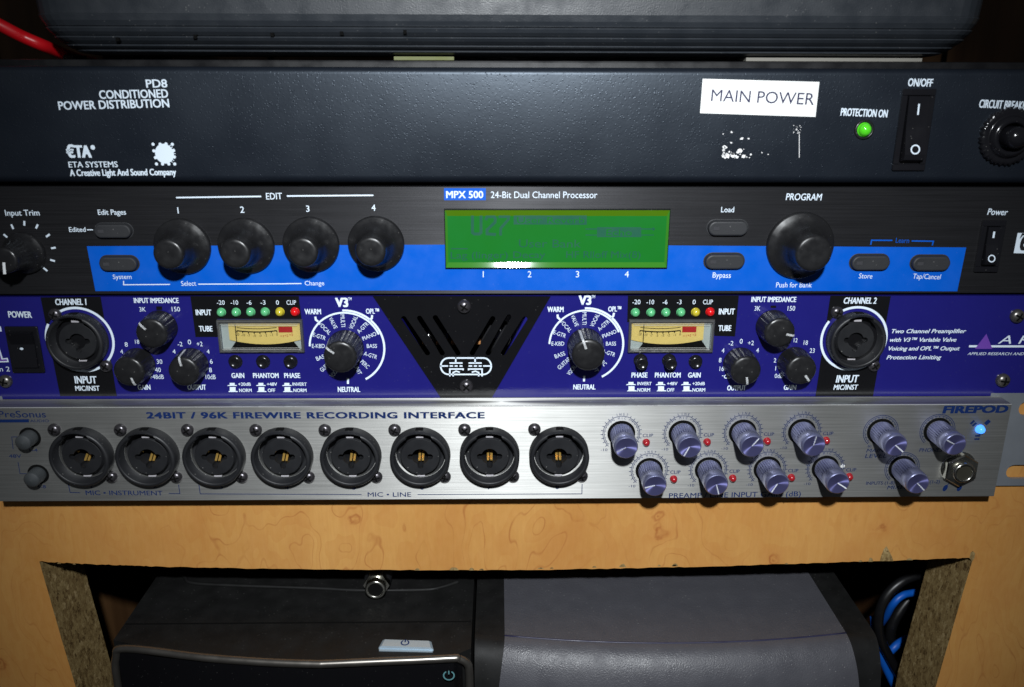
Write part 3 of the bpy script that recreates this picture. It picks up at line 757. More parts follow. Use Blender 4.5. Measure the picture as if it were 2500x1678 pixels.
rocker(fx, F7, ((2045, 288), (2215, 290), (2150, 660), (1985, 655)), (.55, .78), None, 3.6, 'power_switch', Iw=.8, Or=1.5)
# display
Q = [at(F6(*p), 0) for p in ((84, 240), (1914, 243), (1889, 707), (103, 707))]
dx0 = (Q[0].x+Q[3].x)/2; dx1 = (Q[1].x+Q[2].x)/2; dzt = (Q[0].z+Q[1].z)/2; dzb = (Q[2].z+Q[3].z)/2
dc = Vector(((dx0+dx1)/2, 0, (dzt+dzb)/2)); hw = (dx1-dx0)/2; hh = (dzt-dzb)/2
m = LB()
def rect(a_, b_, y): return [Vector((-a_, -y, b_)), Vector((a_, -y, b_)), Vector((a_, -y, -b_)), Vector((-a_, -y, -b_))]
# dark frame standing a hair proud, then sloping lips down to the glass
o1, o2, o3 = rect(hw+.45, hh+.45, .0), rect(hw+.3, hh+.3, 1.3), rect(hw, hh, 1.3)
for A, B_ in ((o1, o2), (o2, o3)):
    for i in range(4): m.add([A[i], A[(i+1) % 4], B_[(i+1) % 4], B_[i]], [[0, 1, 2, 3]], 0)
disp = m.build('display', gloss_black, fx, dc)
lipt, lipb = 2.4, 2.0
inn = [Vector((-hw+.9, -.57, hh-lipt)), Vector((hw-.9, -.57, hh-lipt)), Vector((hw-.9, -.57, -hh+lipb)), Vector((-hw+.9, -.57, -hh+lipb))]
m = LB(); m.add([o3[3], o3[2], inn[2], inn[3]], [[0, 1, 2, 3]], 0)
m.add([o3[0], o3[3], inn[3], inn[0]], [[0, 1, 2, 3]], 0); m.add([o3[2], o3[1], inn[1], inn[2]], [[0, 1, 2, 3]], 0)
m.build('bevel', lcd_lip, disp, dc)
m = LB(); m.add([o3[0], o3[1], inn[1], inn[0]], [[3, 2, 1, 0]], 0); m.build('upper_bevel', lcd_lip_shaded, disp, dc)
m = LB(); m.poly(inn); m.build('screen', lcd_mat, disp, dc)
t = MB(); YL = -.63
L1 = Fr(1080, 510, .128425); L2 = Fr(1360, 510, .128425)
def seg(fr, pts, wd): frstroke(t, fr, pts, wd, YL)
seg(L1, [(572, 130), (572, 455), (610, 480), (700, 480), (735, 455), (735, 130)], 56)
seg(L1, [(825, 215), (850, 150), (985, 150), (1010, 190), (1000, 260), (850, 400), (850, 478), (1020, 490)], 56)
seg(L1, [(1070, 150), (1260, 150), (1250, 210), (1110, 370), (1105, 510)], 52)
frpoly(t, L1, [(1355, 128), (2336, 128), (2336, 300), (1355, 300)], YL); frpoly(t, L2, [(156, 128), (565, 128), (565, 305), (156, 305)], YL)
frpoly(t, L2, [(760, 350), (1600, 350), (1600, 540), (760, 540)], YL)
seg(L2, [(540, 385), (760, 385)], 24); seg(L2, [(1600, 385), (1850, 385)], 24); seg(L2, [(540, 500), (760, 500)], 18); seg(L2, [(1600, 500), (1840, 500)], 18)
frpoly(t, L2, [(1820, 345), (1870, 385), (1820, 425)], YL)
seg(L1, [(165, 760), (480, 760)], 22)
text(t, 'User Bank', F6, (690, 548), (1195, 550), 64, YL, .0)
text(t, 'Lag (linger) Decay', F6, (135, 640), (905, 634), 54, YL, .004); text(t, 'HF Rlloff Mix(8)', F6, (1075, 634), (1680, 634), 54, YL, .004)
t.build('segments', lcd_ink, disp)
t = MB()
text(t, 'User Reverb', L1, (1420, 275), (2700, 275), 118, YL-.05); text(t, 'Echo', L2, (935, 515), (1420, 515), 125, YL-.05)
build_split(t, 'inverse_segments', lcd_mat, disp, 5)

# ================================================================== TUBE PREAMP
pa = empty('tube_preamp', (5, 0, .4), 'deep blue rack preamplifier with two small meters and black vented centre plate', 'preamplifier')
vq = [at(G3(*p), 0) for p in ((40, 44), (1728, 49), (1172, 1012), (685, 1012))]
slots = [((335,262),(560,590)),((485,258),(700,590)),((635,252),(850,590)),((1180,262),(985,590)),((1332,245),(1135,590)),((1485,265),(1280,590))]
def capsule(a, b, r):
    d = math.atan2(b[1]-a[1], b[0]-a[0]); o = []
    for i in range(9): t_ = d+PI/2+PI*i/8; o.append((a[0]+r*math.cos(t_), a[1]+r*math.sin(t_)))
    for i in range(9): t_ = d-PI/2+PI*i/8; o.append((b[0]+r*math.cos(t_), b[1]+r*math.sin(t_)))
    return o
sl = []
for a_, b_ in slots:
    A, B_ = at(G3(*a_), 0), at(G3(*b_), 0); sl.append(capsule((A.x, A.z), (B_.x, B_.z), 1.05))
JA = [at(G1(815, 500), 0), at(G5(1850, 595), 0)]
big_hole = [(vq[0].x+12, 40), (vq[1].x-12, 40), (vq[2].x-3, 8), (vq[3].x+3, 8)]
# keep the hole inside the vent plate
def lerpq(s_, t_):
    a_ = vq[0].lerp(vq[3], t_); b_ = vq[1].lerp(vq[2], t_); p = a_.lerp(b_, s_); return (p.x, p.z)
big_hole = [lerpq(.08, .14), lerpq(.92, .14), lerpq(.88, .72), lerpq(.12, .72)]
b = plate([(-241.3, -.3), (241.3, -.3), (241.3, 44.2), (-241.3, 44.2)], [big_hole]+[circ((p.x, p.z), 10.2) for p in JA], 0, 3)
ap = MB().bm(b).build('front_panel', art_blue, pa, loc=(5, 0, .4))
# chassis as open box behind the panel
cm = MB()
cm.box(-216, 220, 60, 62, 1, 44); cm.box(-216, 220, 3.1, 60, 1, 2); cm.box(-216, 220, 3.1, 60, 43, 44); cm.box(-216, -215, 3.1, 60, 2, 43); cm.box(219, 220, 3.1, 60, 2, 43)
cm.build('chassis', dark_void, pa)
vp_out = [(p.x, p.z) for p in (vq[0]+Vector((0, 0, -.2)), vq[1]+Vector((0, 0, -.2)), vq[2], vq[3])]
vent = MB().bm(plate(vp_out, sl, -.5, .45)).build('vent_plate', art_black, pa)
# what shows through the vents
tb = MB()
for (fr, p) in ((G3, (640, 420)), (G3, (1185, 380))):
    c = at(fr(*p), 22); tb.lathe([(6, -3), (8.5, -1), (9, 3), (7.5, 8), (4, 10), (.1, 10.5)], c=c, seg=24, cap=False)
tb.build('valve', mat('valve_glass', (.02, .02, .022), .08, spec=.9, rvar=.02), pa)
c = at(G3(1405, 330), 16)
MB().box(c.x-9, c.x+9, 16, 40, c.z-12, c.z+9, 2.5, 3).build('capacitor_block', mat('off_white_plastic', (.50, .50, .50), .5), pa)
bb = MB()
for (x, y) in ((535, 500), (675, 500), (820, 500), (1030, 495)):
    c = at(G3(x, y), 9); bb.box(c.x-1.6, c.x+1.6, 9, 14, c.z-.9, c.z+.9, .5, 2)
bb.build('solder_terminal', mat('copper_terminal', (.55, .25, .09), .45, metal=.4), pa)
# printed blocks
t = MB()
frpoly(t, G1, [(412, 68), (1025, 60), (1190, 1073), (612, 1073)], Y0)
frpoly(t, G2, [(20, 57), (1165, 57), (1195, 300), (302, 300), (330, 490), (75, 490)], Y0)
frpoly(t, G4, [(985, 44), (2040, 44), (2003, 435), (1805, 430), (1808, 300), (978, 300)], Y0)
frpoly(t, G5, [(1560, 62), (2310, 68), (2090, 1307), (1375, 1307)], Y0)
build_split(t, 'black_block', black_ink, ap, 0.5)
t = MB()
for p in JA: t.arc((p.x, -.10, p.z), 12.2, 0, 360, 2.6, 60)
build_split(t, 'blue_disc', art_blue, ap, 3)
Y2 = -.15
t = MB()
t.arc((JA[0].x, Y2, JA[0].z), 13.7, 120, -210, 1.0, 70); t.arc((JA[1].x, Y2, JA[1].z), 13.7, 118, -214, 1.0, 70)
text(t, 'POWER', G1, (88, 272), (328, 276), 62, Y2, .025); text(t, 'CHANNEL 1', G1, (567, 145), (885, 143), 60, Y2, .025, .1)
text(t, 'INPUT', G1, (765, 944), (990, 944), 72, Y2, .025); text(t, 'MIC/INST', G1, (770, 1018), (1018, 1018), 48, Y2, .022)
text(t, 'INPUT IMPEDANCE', G1, (1366, 125), (1822, 125), 50, Y2, .022)
for s_, p0, p1, h in [('3K',(1422,212),(1487,212),44),('150',(1752,211),(1835,211),46),('8',(1272,570),(1305,570),45),('4',(1228,641),(1255,641),42),('18',(1378,540),(1420,540),40),('30',(1598,745),(1655,745),45),('40',(1582,829),(1640,829),45),('+48dB',(1526,899),(1670,899),44),('-2',(1812,566),(1860,566),44),('0',(1915,547),(1948,547),48),('+2',(2006,566),(2065,566),46),('4',(1760,641),(1790,641),42),('4',(2106,641),(2136,641),42),('6',(2140,743),(2168,743),46),('8',(2132,831),(2160,831),46),('10dB',(2097,901),(2198,901),46)]:
    text(t, s_, G1, p0, p1, h, Y2, 0)
text(t, 'GAIN', G1, (1405, 1008), (1535, 1008), 50, Y2, .022); text(t, 'OUTPUT', G1, (1912, 1008), (2100, 1008), 50, Y2, .022)
text(t, 'INPUT', G2, (80, 258), (245, 258), 57, Y2, .022); text(t, 'TUBE', G2, (115, 430), (257, 430), 56, Y2, .022)
for s_, a_, b_ in [('-20',302,385),('-10',448,527),('-6',616,668),('-3',763,815),('0',926,958),('CLIP',1038,1138)]: text(t, s_, G2, (a_, 148), (b_, 148), 46, Y2, 0)
for s_, a_, b_ in [('GAIN',457,592),('PHANTOM',684,955),('PHASE',1013,1182)]: text(t, s_, G2, (a_, 921), (b_, 921), 50, Y2, .024)
def icons(fr, x, y, k):
    frpoly(t, fr, [(x-52*k, y+8*k), (x-42*k, y-2*k), (x-26*k, y-2*k), (x-26*k, y-24*k), (x+26*k, y-24*k), (x+26*k, y-2*k), (x+44*k, y-2*k), (x+53*k, y+8*k)], Y2)
    y += 70*k
    frpoly(t, fr, [(x-42*k, y+2*k), (x-32*k, y-8*k), (x-25*k, y-8*k), (x-25*k, y-50*k), (x+36*k, y-50*k), (x+36*k, y-8*k), (x+54*k, y-8*k), (x+63*k, y+2*k)], Y2)
for i, (a_, b_) in enumerate([('+20dB', 'NORM'), ('+48V', 'OFF'), ('INVERT', 'NORM')]):
    x = (462, 765, 1040)[i]; icons(G2, x, 998, 1)
    w1 = (132, 108, 150)[i]; w2 = (133, 78, 138)[i]; xx = (527, 830, 1100)[i]
    text(t, a_, G2, (xx, 1004), (xx+w1, 1004), 33, Y2, .016); text(t, b_, G2, (xx+10, 1070), (xx+10+w2, 1070), 35, Y2, .016)
for s_, a_, b_ in [('INPUT',1847,1998)]: text(t, s_, G4, (a_, 225), (b_, 225), 54, Y2, .022)
text(t, 'TUBE', G4, (1843, 382), (1965, 382), 52, Y2, .022)
for s_, a_, b_ in [('-20',1027,1103),('-10',1161,1233),('-6',1314,1360),('-3',1451,1493),('0',1599,1627),('CLIP',1698,1790)]: text(t, s_, G4, (a_, 129), (b_, 129), 43, Y2, 0)
for s_, a_, b_ in [('PHASE',1018,1170),('PHANTOM',1240,1485),('GAIN',1555,1675)]: text(t, s_, G4, (a_, 825), (b_, 825), 46, Y2, .024)
for i, (a_, b_) in enumerate([('INVERT', 'NORM'), ('+48V', 'OFF'), ('+20dB', 'NORM')]):
    x = (1014, 1295, 1537)[i]; icons(G4, x, 890, .92)
    xx = (1074, 1355, 1597)[i]; w1 = (135, 100, 118)[i]; w2 = (121, 70, 121)[i]
    text(t, a_, G4, (xx, 898), (xx+w1, 898), 30, Y2, .016); text(t, b_, G4, (xx, 959), (xx+w2, 959), 32, Y2, .016)
for s_, p0, p1, h in [('-2',(1941,521),(1985,521),42),('0',(2046,503),(2074,503),44),('+2',(2124,518),(2180,518),42),('4',(1875,590),(1900,590),42),('4',(2202,588),(2228,588),42),('8',(1848,681),(1872,681),42),('16',(1855,763),(1895,763),42)]:
    text(t, s_, G4, p0, p1, h, Y2, 0)
text(t, '-', G4, (1878, 822), (1892, 822), 42, Y2, .01)
for cx_ in (1918, 1946): p = at(G4(cx_, 817), Y2); t.arc(p, .72, 0, 360, .36, 16)
text(t, 'OUTPUT', G4, (1927, 948), (2105, 946), 46, Y2, .022)
text(t, 'INPUT IMPEDANCE', G5, (577, 139), (1135, 140), 62, Y2, .022, .06)
for s_, p0, p1, h in [('3K',(618,248),(690,248),56),('150',(1028,248),(1120,248),58),('18',(1227,672),(1278,672),54),('23',(1302,770),(1363,770),54),('2',(855,890),(886,890),52),('1',(873,990),(886,990),52),('0dB',(868,1082),(970,1082),52),('12',(1105,640),(1150,640),50)]:
    text(t, s_, G5, p0, p1, h, Y2, 0)
text(t, 'GAIN', G5, (980, 1228), (1135, 1228), 58, Y2, .022, .05)
text(t, 'CHANNEL 2', G5, (1722, 160), (2128, 161), 74, Y2, .025, .15); text(t, 'INPUT', G5, (1625, 1138), (1908, 1135), 88, Y2, .025, .13); text(t, 'MIC/INST', G5, (1597, 1228), (1900, 1226), 60, Y2, .02, .13)
for s_, x0, x1, y in [('Two Channel Preamplifier',608,1558,594),('with V3\u2122 Variable Valve',585,1435,704),('Voicing and OPL\u2122 Output',568,1478,815),('Protection Limiting',543,1243,928)]:
    text(t, s_, G6, (x0, y), (x1, y-2), 50, Y2, .022, .28)
frstroke(t, G6, [(1598, 762), (2520, 764)], 28, Y2); text(t, 'A R T', G6, (1965, 728), (2620, 732), 104, Y2, .0, .25); text(t, 'APPLIED RESEARCH AND SOUND', G6, (1577, 873), (2540, 876), 34, Y2, .0, .25)
# left edge marks
frpoly(t, G1, [(-60, 365), (8, 365), (18, 415), (-60, 418)], Y2); frpoly(t, G1, [(-90, 575), (-8, 575), (28, 690), (78, 684), (90, 728), (-90, 732)], Y2)
text(t, 'm 2', G1, (-25, 822), (103, 822), 48, Y2)
build_split(t, 'lettering', white_ink, ap, 5)
t = MB(); frpoly(t, G6, [(1820, 603), (1897, 795), (1673, 795)], Y2-.04)
frpoly(t, G1, [(-80, 590), (-18, 590), (16, 702), (66, 697), (75, 716), (-80, 720)], Y2-.04)
build_split(t, 'purple_emblem', purple_ink, ap, 9)
# mode rings
RC = [at(G2(1664, 598), 0), at(G4(578, 516), 0)]
t = MB()
def off(fr, c, p): return at(fr(*p), Y2)-Vector((c.x, 0, c.z))
def ringtext(s_, p0, p1, h, k, fr, src, b_=0):
    a_, q_ = off(fr, RC[src], p0), off(fr, RC[src], p1); hh = abs((at(fr(*p0), Y2)-at(fr(p0[0], p0[1]-h), Y2)).z)
    sh = Vector((RC[k].x, 0, RC[k].z)); text3(t, s_, a_+sh, q_+sh, hh, b_)
for k in (0, 1):
    c = (RC[k].x, Y2, RC[k].z)
    t.arc(c, 15.0, 178, 22, .75, 50); t.arc(c, 15.98, 92, -62, .85, 50)
    for s_, p0, p1, h, b_ in [('V3',(1554,170),(1690,170),92,.045),('TM',(1688,101),(1724,101),30,.01),('WARM',(1229,248),(1402,248),54,.024),('OPL\u2122',(1876,243),(2015,243),52,.02),('NEUTRAL',(1579,1069),(1815,1069),52,.024),
        ('VOCAL',(1366,352),(1482,468),40,0),('VALVE',(1480,292),(1540,405),40,0),('MULTI',(1604,253),(1614,382),42,0),('VOCAL',(1737,410),(1790,280),42,0),('A-GTR',(1806,453),(1908,357),42,0),('PIANO',(1849,528),(1990,470),40,0),('BASS',(1885,604),(1992,604),40,0),
        ('A-GTR',(1849,681),(1985,724),42,0),('PERC',(1812,758),(1886,826),42,0),('UNIT',(1745,792),(1796,890),40,0),('E-GTR',(1310,482),(1443,524),42,0),('E-KBD',(1306,605),(1440,605),42,0)]:
        ringtext(s_, p0, p1, h, k, G2, 0, b_)
    for s_, p0, p1, h in [('BASS',(296,645),(392,612),38),('GUITAR',(337,752),(446,655),38),('VOCAL',(434,808),(500,722),38)]: ringtext(s_, p0, p1, h, k, G4, 1)
    for pts, wd in [([(1340,275),(1346,308),(1372,328)],20),([(1940,258),(1936,292),(1915,312)],20),([(1685,925),(1685,985)],22)]:
        q = [off(G2, RC[0], p)+Vector((RC[k].x, 0, RC[k].z)) for p in pts]; t.stroke(q, .85)
build_split(t, 'mode_ring', white_ink, ap, 5)
# valve emblem on vent plate
t = MB(); YV = -.58
W_ = 15
cap = [(760+75*math.cos(a_), 718-78*math.sin(a_)) for a_ in [PI/2+PI*i/14 for i in range(15)]]+[(1090+75*math.cos(a_), 718-78*math.sin(a_)) for a_ in [-PI/2+PI*i/14 for i in range(15)]]
frstroke(t, G3, cap, W_, YV, closed=True)
for pts in [[(680,716),(755,716)],[(1088,716),(1166,716)],[(770,716),(802,716)],[(818,716),(846,716)],[(864,716),(892,716)],[(950,716),(984,716)],[(1000,716),(1030,716)],[(1046,716),(1074,716)],[(828,632),(828,688)],[(768,688),(892,688)],[(1012,632),(1012,688)],[(950,688),(1075,688)],[(772,815),(772,745),(898,745),(898,757)],[(803,815),(803,778),(832,765),(866,776)],[(950,757),(950,745),(1078,745),(1078,815)],[(1046,815),(1046,778),(1014,765),(980,776)]]:
    frstroke(t, G3, pts, 14, YV)
t.build('valve_emblem', white_ink, vent)
# knobs
def art_knob(R, r, L, flutes=16):
    m = LB()
    pf = [(R, .4), (R, .9), (R*.985, 1.4), (r*1.0+(R-r)*.5, L*.55), (r, L-1.2), (r*.97, L-.6), (r*.88, L-.18), (r*.76, L), (.05, L+.05)]
    def rf(a_, j): return 1-(.045*max(0, math.cos(flutes*a_))**3 if 1 <= j <= 4 else 0)
    m.lathe(pf, seg=flutes*8, rfun=rf, cap=False); return m
def pointer_mesh(R, r, L, wd=.9, inner=.42):
    l = LB(); pts = [(R+.06, 2.2), (R*.5+r*.5+.08, L*.55), (r+.1, L-1.2), (r*.98+.05, L-.55), (r*.88, L-.08), (r*.76, L+.09), (r*inner, L+.1)]
    for (r0, y0), (r1, y1) in zip(pts, pts[1:]): l.add([Vector((r0, -y0, wd/2)), Vector((r0, -y0, -wd/2)), Vector((r1, -y1, -wd/2)), Vector((r1, -y1, wd/2))], [[0, 1, 2, 3], [3, 2, 1, 0]])
    return l
first = None
for (fr, x, y, ang, kind) in [(G2,1662,596,143,1),(G4,578,518,110,1),(G1,1640,364,135,0),(G1,1415,742,-72,0),(G1,1958,742,101,0),(G4,2043,686,-80,0),(G5,838,434,-12,0),(G5,1100,888,-52,0)]:
    c = at(fr(x, y), 0); rot = (0, -math.radians(ang), 0)
    R, r_, L_ = (7.6, 6.8, 13.6) if kind else (7.0, 6.3, 10.6)
    if kind: nm = 'mode_knob'
    else: nm = 'knob'
    o = art_knob(R, r_, L_, 18 if kind else 14).build(nm, plastic_black, pa, c, rot=rot)
    l = pointer_mesh(R, r_, L_); l.build('pointer', pointer_white, o, c)
    WORLD[o.name] = c
# small dark slots above impedance knobs
t = MB(); frpoly(t, G1, [(1590, 160), (1650, 160), (1652, 196), (1592, 196)], Y2); frpoly(t, G5, [(820, 185), (888, 185), (888, 214), (820, 214)], Y2); build_split(t, 'slot_mark', black_ink, ap, 9)
# indicator lights
for fr, lst in ((G2, [(350,226),(506,226),(660,223),(812,222),(968,222),(1127,221)]), (G4, [(1055,206),(1202,206),(1345,206),(1487,204),(1627,203),(1765,200)])):
    for i, p in enumerate(lst):
        o = dome_led(1.65).build('indicator_light', led_green if i < 4 else led_yellow if i == 4 else led_red, pa, at(fr(*p), 0))
        if i == 4: o['label'] = 'yellow indicator light'
        if i == 5: o['label'] = 'red indicator light'
# push buttons
for fr, x, y, L_ in [(G2,498,748,1.6),(G2,790,748,1.6),(G2,1080,748,1.8),(G4,1104,662,5.0),(G4,1374,662,5.4),(G4,1626,672,2.2)]:
    m = LB(); m.lathe([(2.95, 0), (2.95, .3), (2.6, .35), (2.5, L_-.3), (2.3, L_), (1.6, L_+.02), (1.5, L_-.12), (.05, L_-.15)], seg=32, cap=False)
    m.build('push_button', gloss_black, pa, at(fr(x, y), 0))
# power rocker
q = [at(G1(*p), 0) for p in ((55, 358), (390, 358), (470, 828), (138, 832))]
hw = (q[1].x-q[0].x+q[2].x-q[3].x)/4; hh = (q[0].z-q[3].z+q[1].z-q[2].z)/4; c = (q[0]+q[1]+q[2]+q[3])/4
m = LB(); m.box(-hw, hw, -1.2, 0, -hh, hh, .5, 2)
sw = m.build('power_switch', gloss_black, pa, c)
k = hw*.72; h = hh*.80
pf = [(h, 1.1), (h*.97, 3.6), (h*.32, 1.7), (-h*.9, 2.4), (-h, 1.1)]
m = LB(); m.hexa([Vector((-k, -y_, z_)) for z_, y_ in pf], [Vector((k, -y_, z_)) for z_, y_ in pf]); ro = m.build('rocker', gloss_black, sw, c)
m = LB(); m.disc((-.6, -1.95, h*.1), .75, 16, a=.7); m.build('switch_mark', white_ink, ro, c)
# meters
def meter(fr, quad, needle, flip):
    q = [at(fr(*p), 0) for p in quad]
    hw = (q[1].x-q[0].x+q[2].x-q[3].x)/4; hh = (q[0].z-q[3].z+q[1].z-q[2].z)/4; c = (q[0]+q[1]+q[2]+q[3])/4
    m = LB()
    R0, R1, R2, R3 = rect(hw, hh, 0), rect(hw-.15, hh-.15, 1.6), rect(hw-.6, hh-.6, 2.0), rect(hw-1.1, hh-1.1, 1.75)
    R4 = rect(hw-1.3, hh-1.3, .3)
    for A, B_ in ((R0, R1), (R1, R2), (R2, R3), (R3, R4)):
        for i in range(4): m.add([A[i], A[(i+1) % 4], B_[(i+1) % 4], B_[i]], [[0, 1, 2, 3]])
    mt = m.build('meter', clear_rim, pa, c)
    m = LB()
    for off_, yy in ((1.55, 1.72), (2.2, 1.72)):
        e = rect(hw-off_, hh-off_, yy)
        for i in (0, 2): m.stroke([e[i], e[(i+1) % 4]], .16)
    m.build('window_line', mat('window_line', (.45, .45, .42), .25, spec=.8), mt, c)
    iw, ih = hw-1.35, hh-1.35
    m = LB(); m.poly([Vector((a_, -.2, b_)) for a_, b_ in ((-iw, ih), (iw, ih), (iw, -ih), (-iw, -ih))]); m.build('dial_back', meter_white if not flip else meter_white, mt, c)
    m = LB(); m.hexa([Vector((a_, -.3, b_)) for a_, b_ in ((-iw*.6, -ih*.2), (iw*.75, -ih*.2), (iw*.95, -ih), (-iw*.8, -ih))], [Vector((a_, -.22, b_)) for a_, b_ in ((-iw*.6, -ih*.2), (iw*.75, -ih*.2), (iw*.95, -ih), (-iw*.8, -ih))]); m.build('dial_dark_box', dark_void, mt, c)  # flat dark trapezoid below the curved edge of the dial
    x0, x1 = (-iw*.8, iw) if not flip else (-iw, iw*.82)
    m = LB(); pts = [Vector((x0, -.8, ih)), Vector((x1, -.8, ih))]
    n = 24
    for i in range(n+1):
        x = x1+(x0-x1)*i/n; u = 2*i/n-1; pts.append(Vector((x, -.8, -ih*.62+ih*.34*u*u)))
    m.hexa(pts, [p+Vector((0, .4, 0)) for p in pts]); dial = m.build('dial', cream, mt, c)
    m = LB(); xa, xb = x0+(x1-x0)*.115, x0+(x1-x0)*.675
    def cur(x, base): u = (x-(xa+xb)/2)/((xb-xa)/2); return base-ih*.10*(1-u*u)
    for base, wd in ((ih*.66, .28), (ih*.42, .5)):
        m.stroke([Vector((xa+(xb-xa)*i/20, -.86, cur(xa+(xb-xa)*i/20, base))) for i in range(21)], wd)
    for i in range(8):
        x = xa+(xb-xa)*i/7; z = cur(x, ih*.42); m.poly([Vector((x+a_, -.86, z+b_)) for a_, b_ in ((-.2, 0), (.2, 0), (.2, -.8), (-.2, -.8))])
    for i, s_ in enumerate(['-20', '-10', '-7', '-5', '-3', '-2', '-1', '0']):
        x = xa+(xb-xa)*i/7; z = cur(x, ih*.42)-2.1; wd = (1.6, 1.6, 1.1, 1.1, 1.1, 1.1, 1.0, .65)[i]
        text3(m, s_, Vector((x-wd/2, -.86, z)), Vector((x+wd/2, -.86, z)), 1.05)
    m.build('scale', black_ink, dial, c)
    m = LB(); xc, xd = x0+(x1-x0)*.70, x0+(x1-x0)*.895
    m.poly([Vector((a_, -.87, b_)) for a_, b_ in ((xc, ih*.72), (xd, ih*.72), (xd, ih*.28), (xc, ih*.28))])
    for i, s_ in enumerate(('+1', '+2', '+3')):
        x = xc+(xd-xc)*(i+.6)/3.0; text3(m, s_, Vector((x-.75, -.87, -ih*.08+.25*i)), Vector((x+.75, -.87, -ih*.08+.25*i)), 1.0)
    m.build('red_zone', meter_red, dial, c)
    m = LB(); xn = x0+(x1-x0)*needle; m.box(xn-.16, xn+.16, -1.15, -1.0, -ih, ih*.9); m.build('needle', black_ink, mt, c)
    m = LB(); m.box(-iw, iw, -1.68, -1.45, -ih, ih); m.build('window', clear_plastic, mt, c)
meter(G2, ((297, 302), (1205, 302), (1238, 645), (342, 645)), .10, False)
meter(G4, ((987, 270), (1808, 270), (1785, 580), (982, 580)), .165, True)
# jacks
def hole_r(a_):
    r = 3.5
    for la in (0, PI, -PI/2):
        d = (a_-la+PI) % (2*PI)-PI; s_ = 1.25**2-(4.1*math.sin(d))**2
        if s_ > 0 and math.cos(d) > 0: r = max(r, 4.1*math.cos(d)+math.sqrt(s_))
    return r
HOLE = [(hole_r(2*PI*i/72)*math.cos(2*PI*i/72), hole_r(2*PI*i/72)*math.sin(2*PI*i/72)) for i in range(72)]
def combo_jack(parent, c, R, contacts=True, name='input_jack'):
    m = LB()
    def rf(a_, j):
        d = abs((a_-PI/2+PI) % (2*PI)-PI)
        return 1.0+(.085 if d < math.radians(27) and j in (4, 5, 6) else 0)
    k = R/12.6
    m.lathe([(R, 0), (R*.985, 4.6), (R*.96, 5.2), (R*.93, 5.5), (R*.865, 5.5), (R*.84, 5.2), (R*.82, -1.8), (8.2*k, -1.8), (8.2*k, 1.9), (7.95*k, 2.15)], seg=72, rfun=rf, cap=False)
    m.bm(plate([(x*k, z*k) for x, z in circ((0, 0), 7.96, 48)], [[(x*k, z*k) for x, z in HOLE]], -2.15, 9))
    j = m.build(name, jack_black, parent, c)
    l = LB(); l.poly([Vector((a_, 6.6, b_)) for a_, b_ in ((-7, 7), (7, 7), (7, -7), (-7, -7))]); l.box(-1.6, 1.6, -R*.02-2.9, -.6, R*.955, R*1.003)
    l.build('recess', dark_void, j, c)
    l = LB(); l.box(-1.55, 1.55, -1.9, .6, R*.665, R*.74, .12, 1); l.box(-1.6, 1.6, -.6, .6, -R*.785, -R*.735, .1, 1); l.build('latch', tab_metal, j, c)
    if contacts:
        l = LB()
        for x in (-.72, .72):
            a_ = [Vector((x-.52, 6.4, .3)), Vector((x+.52, 6.4, .3)), Vector((x+.46, 1.2, -3.1)), Vector((x-.46, 1.2, -3.1))]
            l.hexa(a_, [p+Vector((0, .1, -.35)) for p in a_])
        l.box(-.9, .7, 2.0, 3.0, 1.7, 2.9)
        l.box(3.9, 4.6, 3.5, 4.3, .1, .8); l.box(-4.6, -3.9, 3.5, 4.3, -.5, .2)
        l.build('contact', brass, j, c)
    return j
for i, p in enumerate(JA):
    combo_jack(pa, p, 11.9)
for (fr, x, y, r_, mt_, rot) in [(G1,565,240,2.6,screw_black,.4),(G1,1085,765,2.6,screw_black,.7),(G5,1636,265,2.6,screw_black,.3),(G5,2095,925,2.6,screw_black,.9),(G3,908,148,2.9,screw_black,.6),(G3,928,905,2.95,screw_black,.75),(G1,62,918,2.8,screw_steel,.3),(G6,2205,372,3.0,screw_steel,.5),(G6,2022,1190,3.0,screw_steel,.1)]:
    yy = -.5 if fr is G3 else 0
    screw_mesh(r_, [mt_, dark_void], 'screw', pa, at(fr(x, y), yy), rot)

# ================================================================== RECORDING INTERFACE
D = 9.05
ri = empty('recording_interface', (0, 0, -44), 'brushed silver rack recording interface with eight round input jacks in a row', 'audio interface')
FX0, FX1, FZ0, FZ1 = -213.6, 215.9, -43.6, -.5
JF = [at((x, y), -D-1.9) for x, y in ((200.4,1112.5),(361,1114),(523.5,1115),(689.3,1116),(856.7,1116.5),(1026,1116.3),(1195.4,1115.3),(1365,1114.6))]
zj = sum(p.z for p in JF)/8
JF = [Vector((p.x, -D, p.z*.5+zj*.5)) for p in JF]
b = plate([(FX0, FZ0), (FX1, FZ0), (FX1, FZ1), (FX0, FZ1)], [circ((p.x, p.z), 10.4) for p in JF], -D, 2)
m = MB().bm(b)
m.box(FX0, FX1, -D+2, 0, FZ1-2, FZ1); m.box(FX0, FX1, -D+2, 0, FZ0, FZ0+2); m.box(FX0, FX0+2, -D+2, 0, FZ0+2, FZ1-2); m.box(FX1-2, FX1, -D+2, 0, FZ0+2, FZ1-2)
rp = m.build('front_panel', brushed, ri, loc=(0, 0, -22))
MB().box(FX0+2.05, FX1-2.05, -1, 0, FZ0+2.05, FZ1-2.05).build('inner_plate', dark_void, ri)
edge = MB(); edge.box(FX0+.1, FX1-.1, -D-.12, -D+.2, FZ1-.22, FZ1+.05); edge.build('polished_edge', mat('polished_edge', (.7, .7, .68), .3, metal=.5), rp)
MB().box(-212, 214, 1.6, 250, -43, -1.5, .5, 1).build('chassis', MATS['chassis_black'], ri)
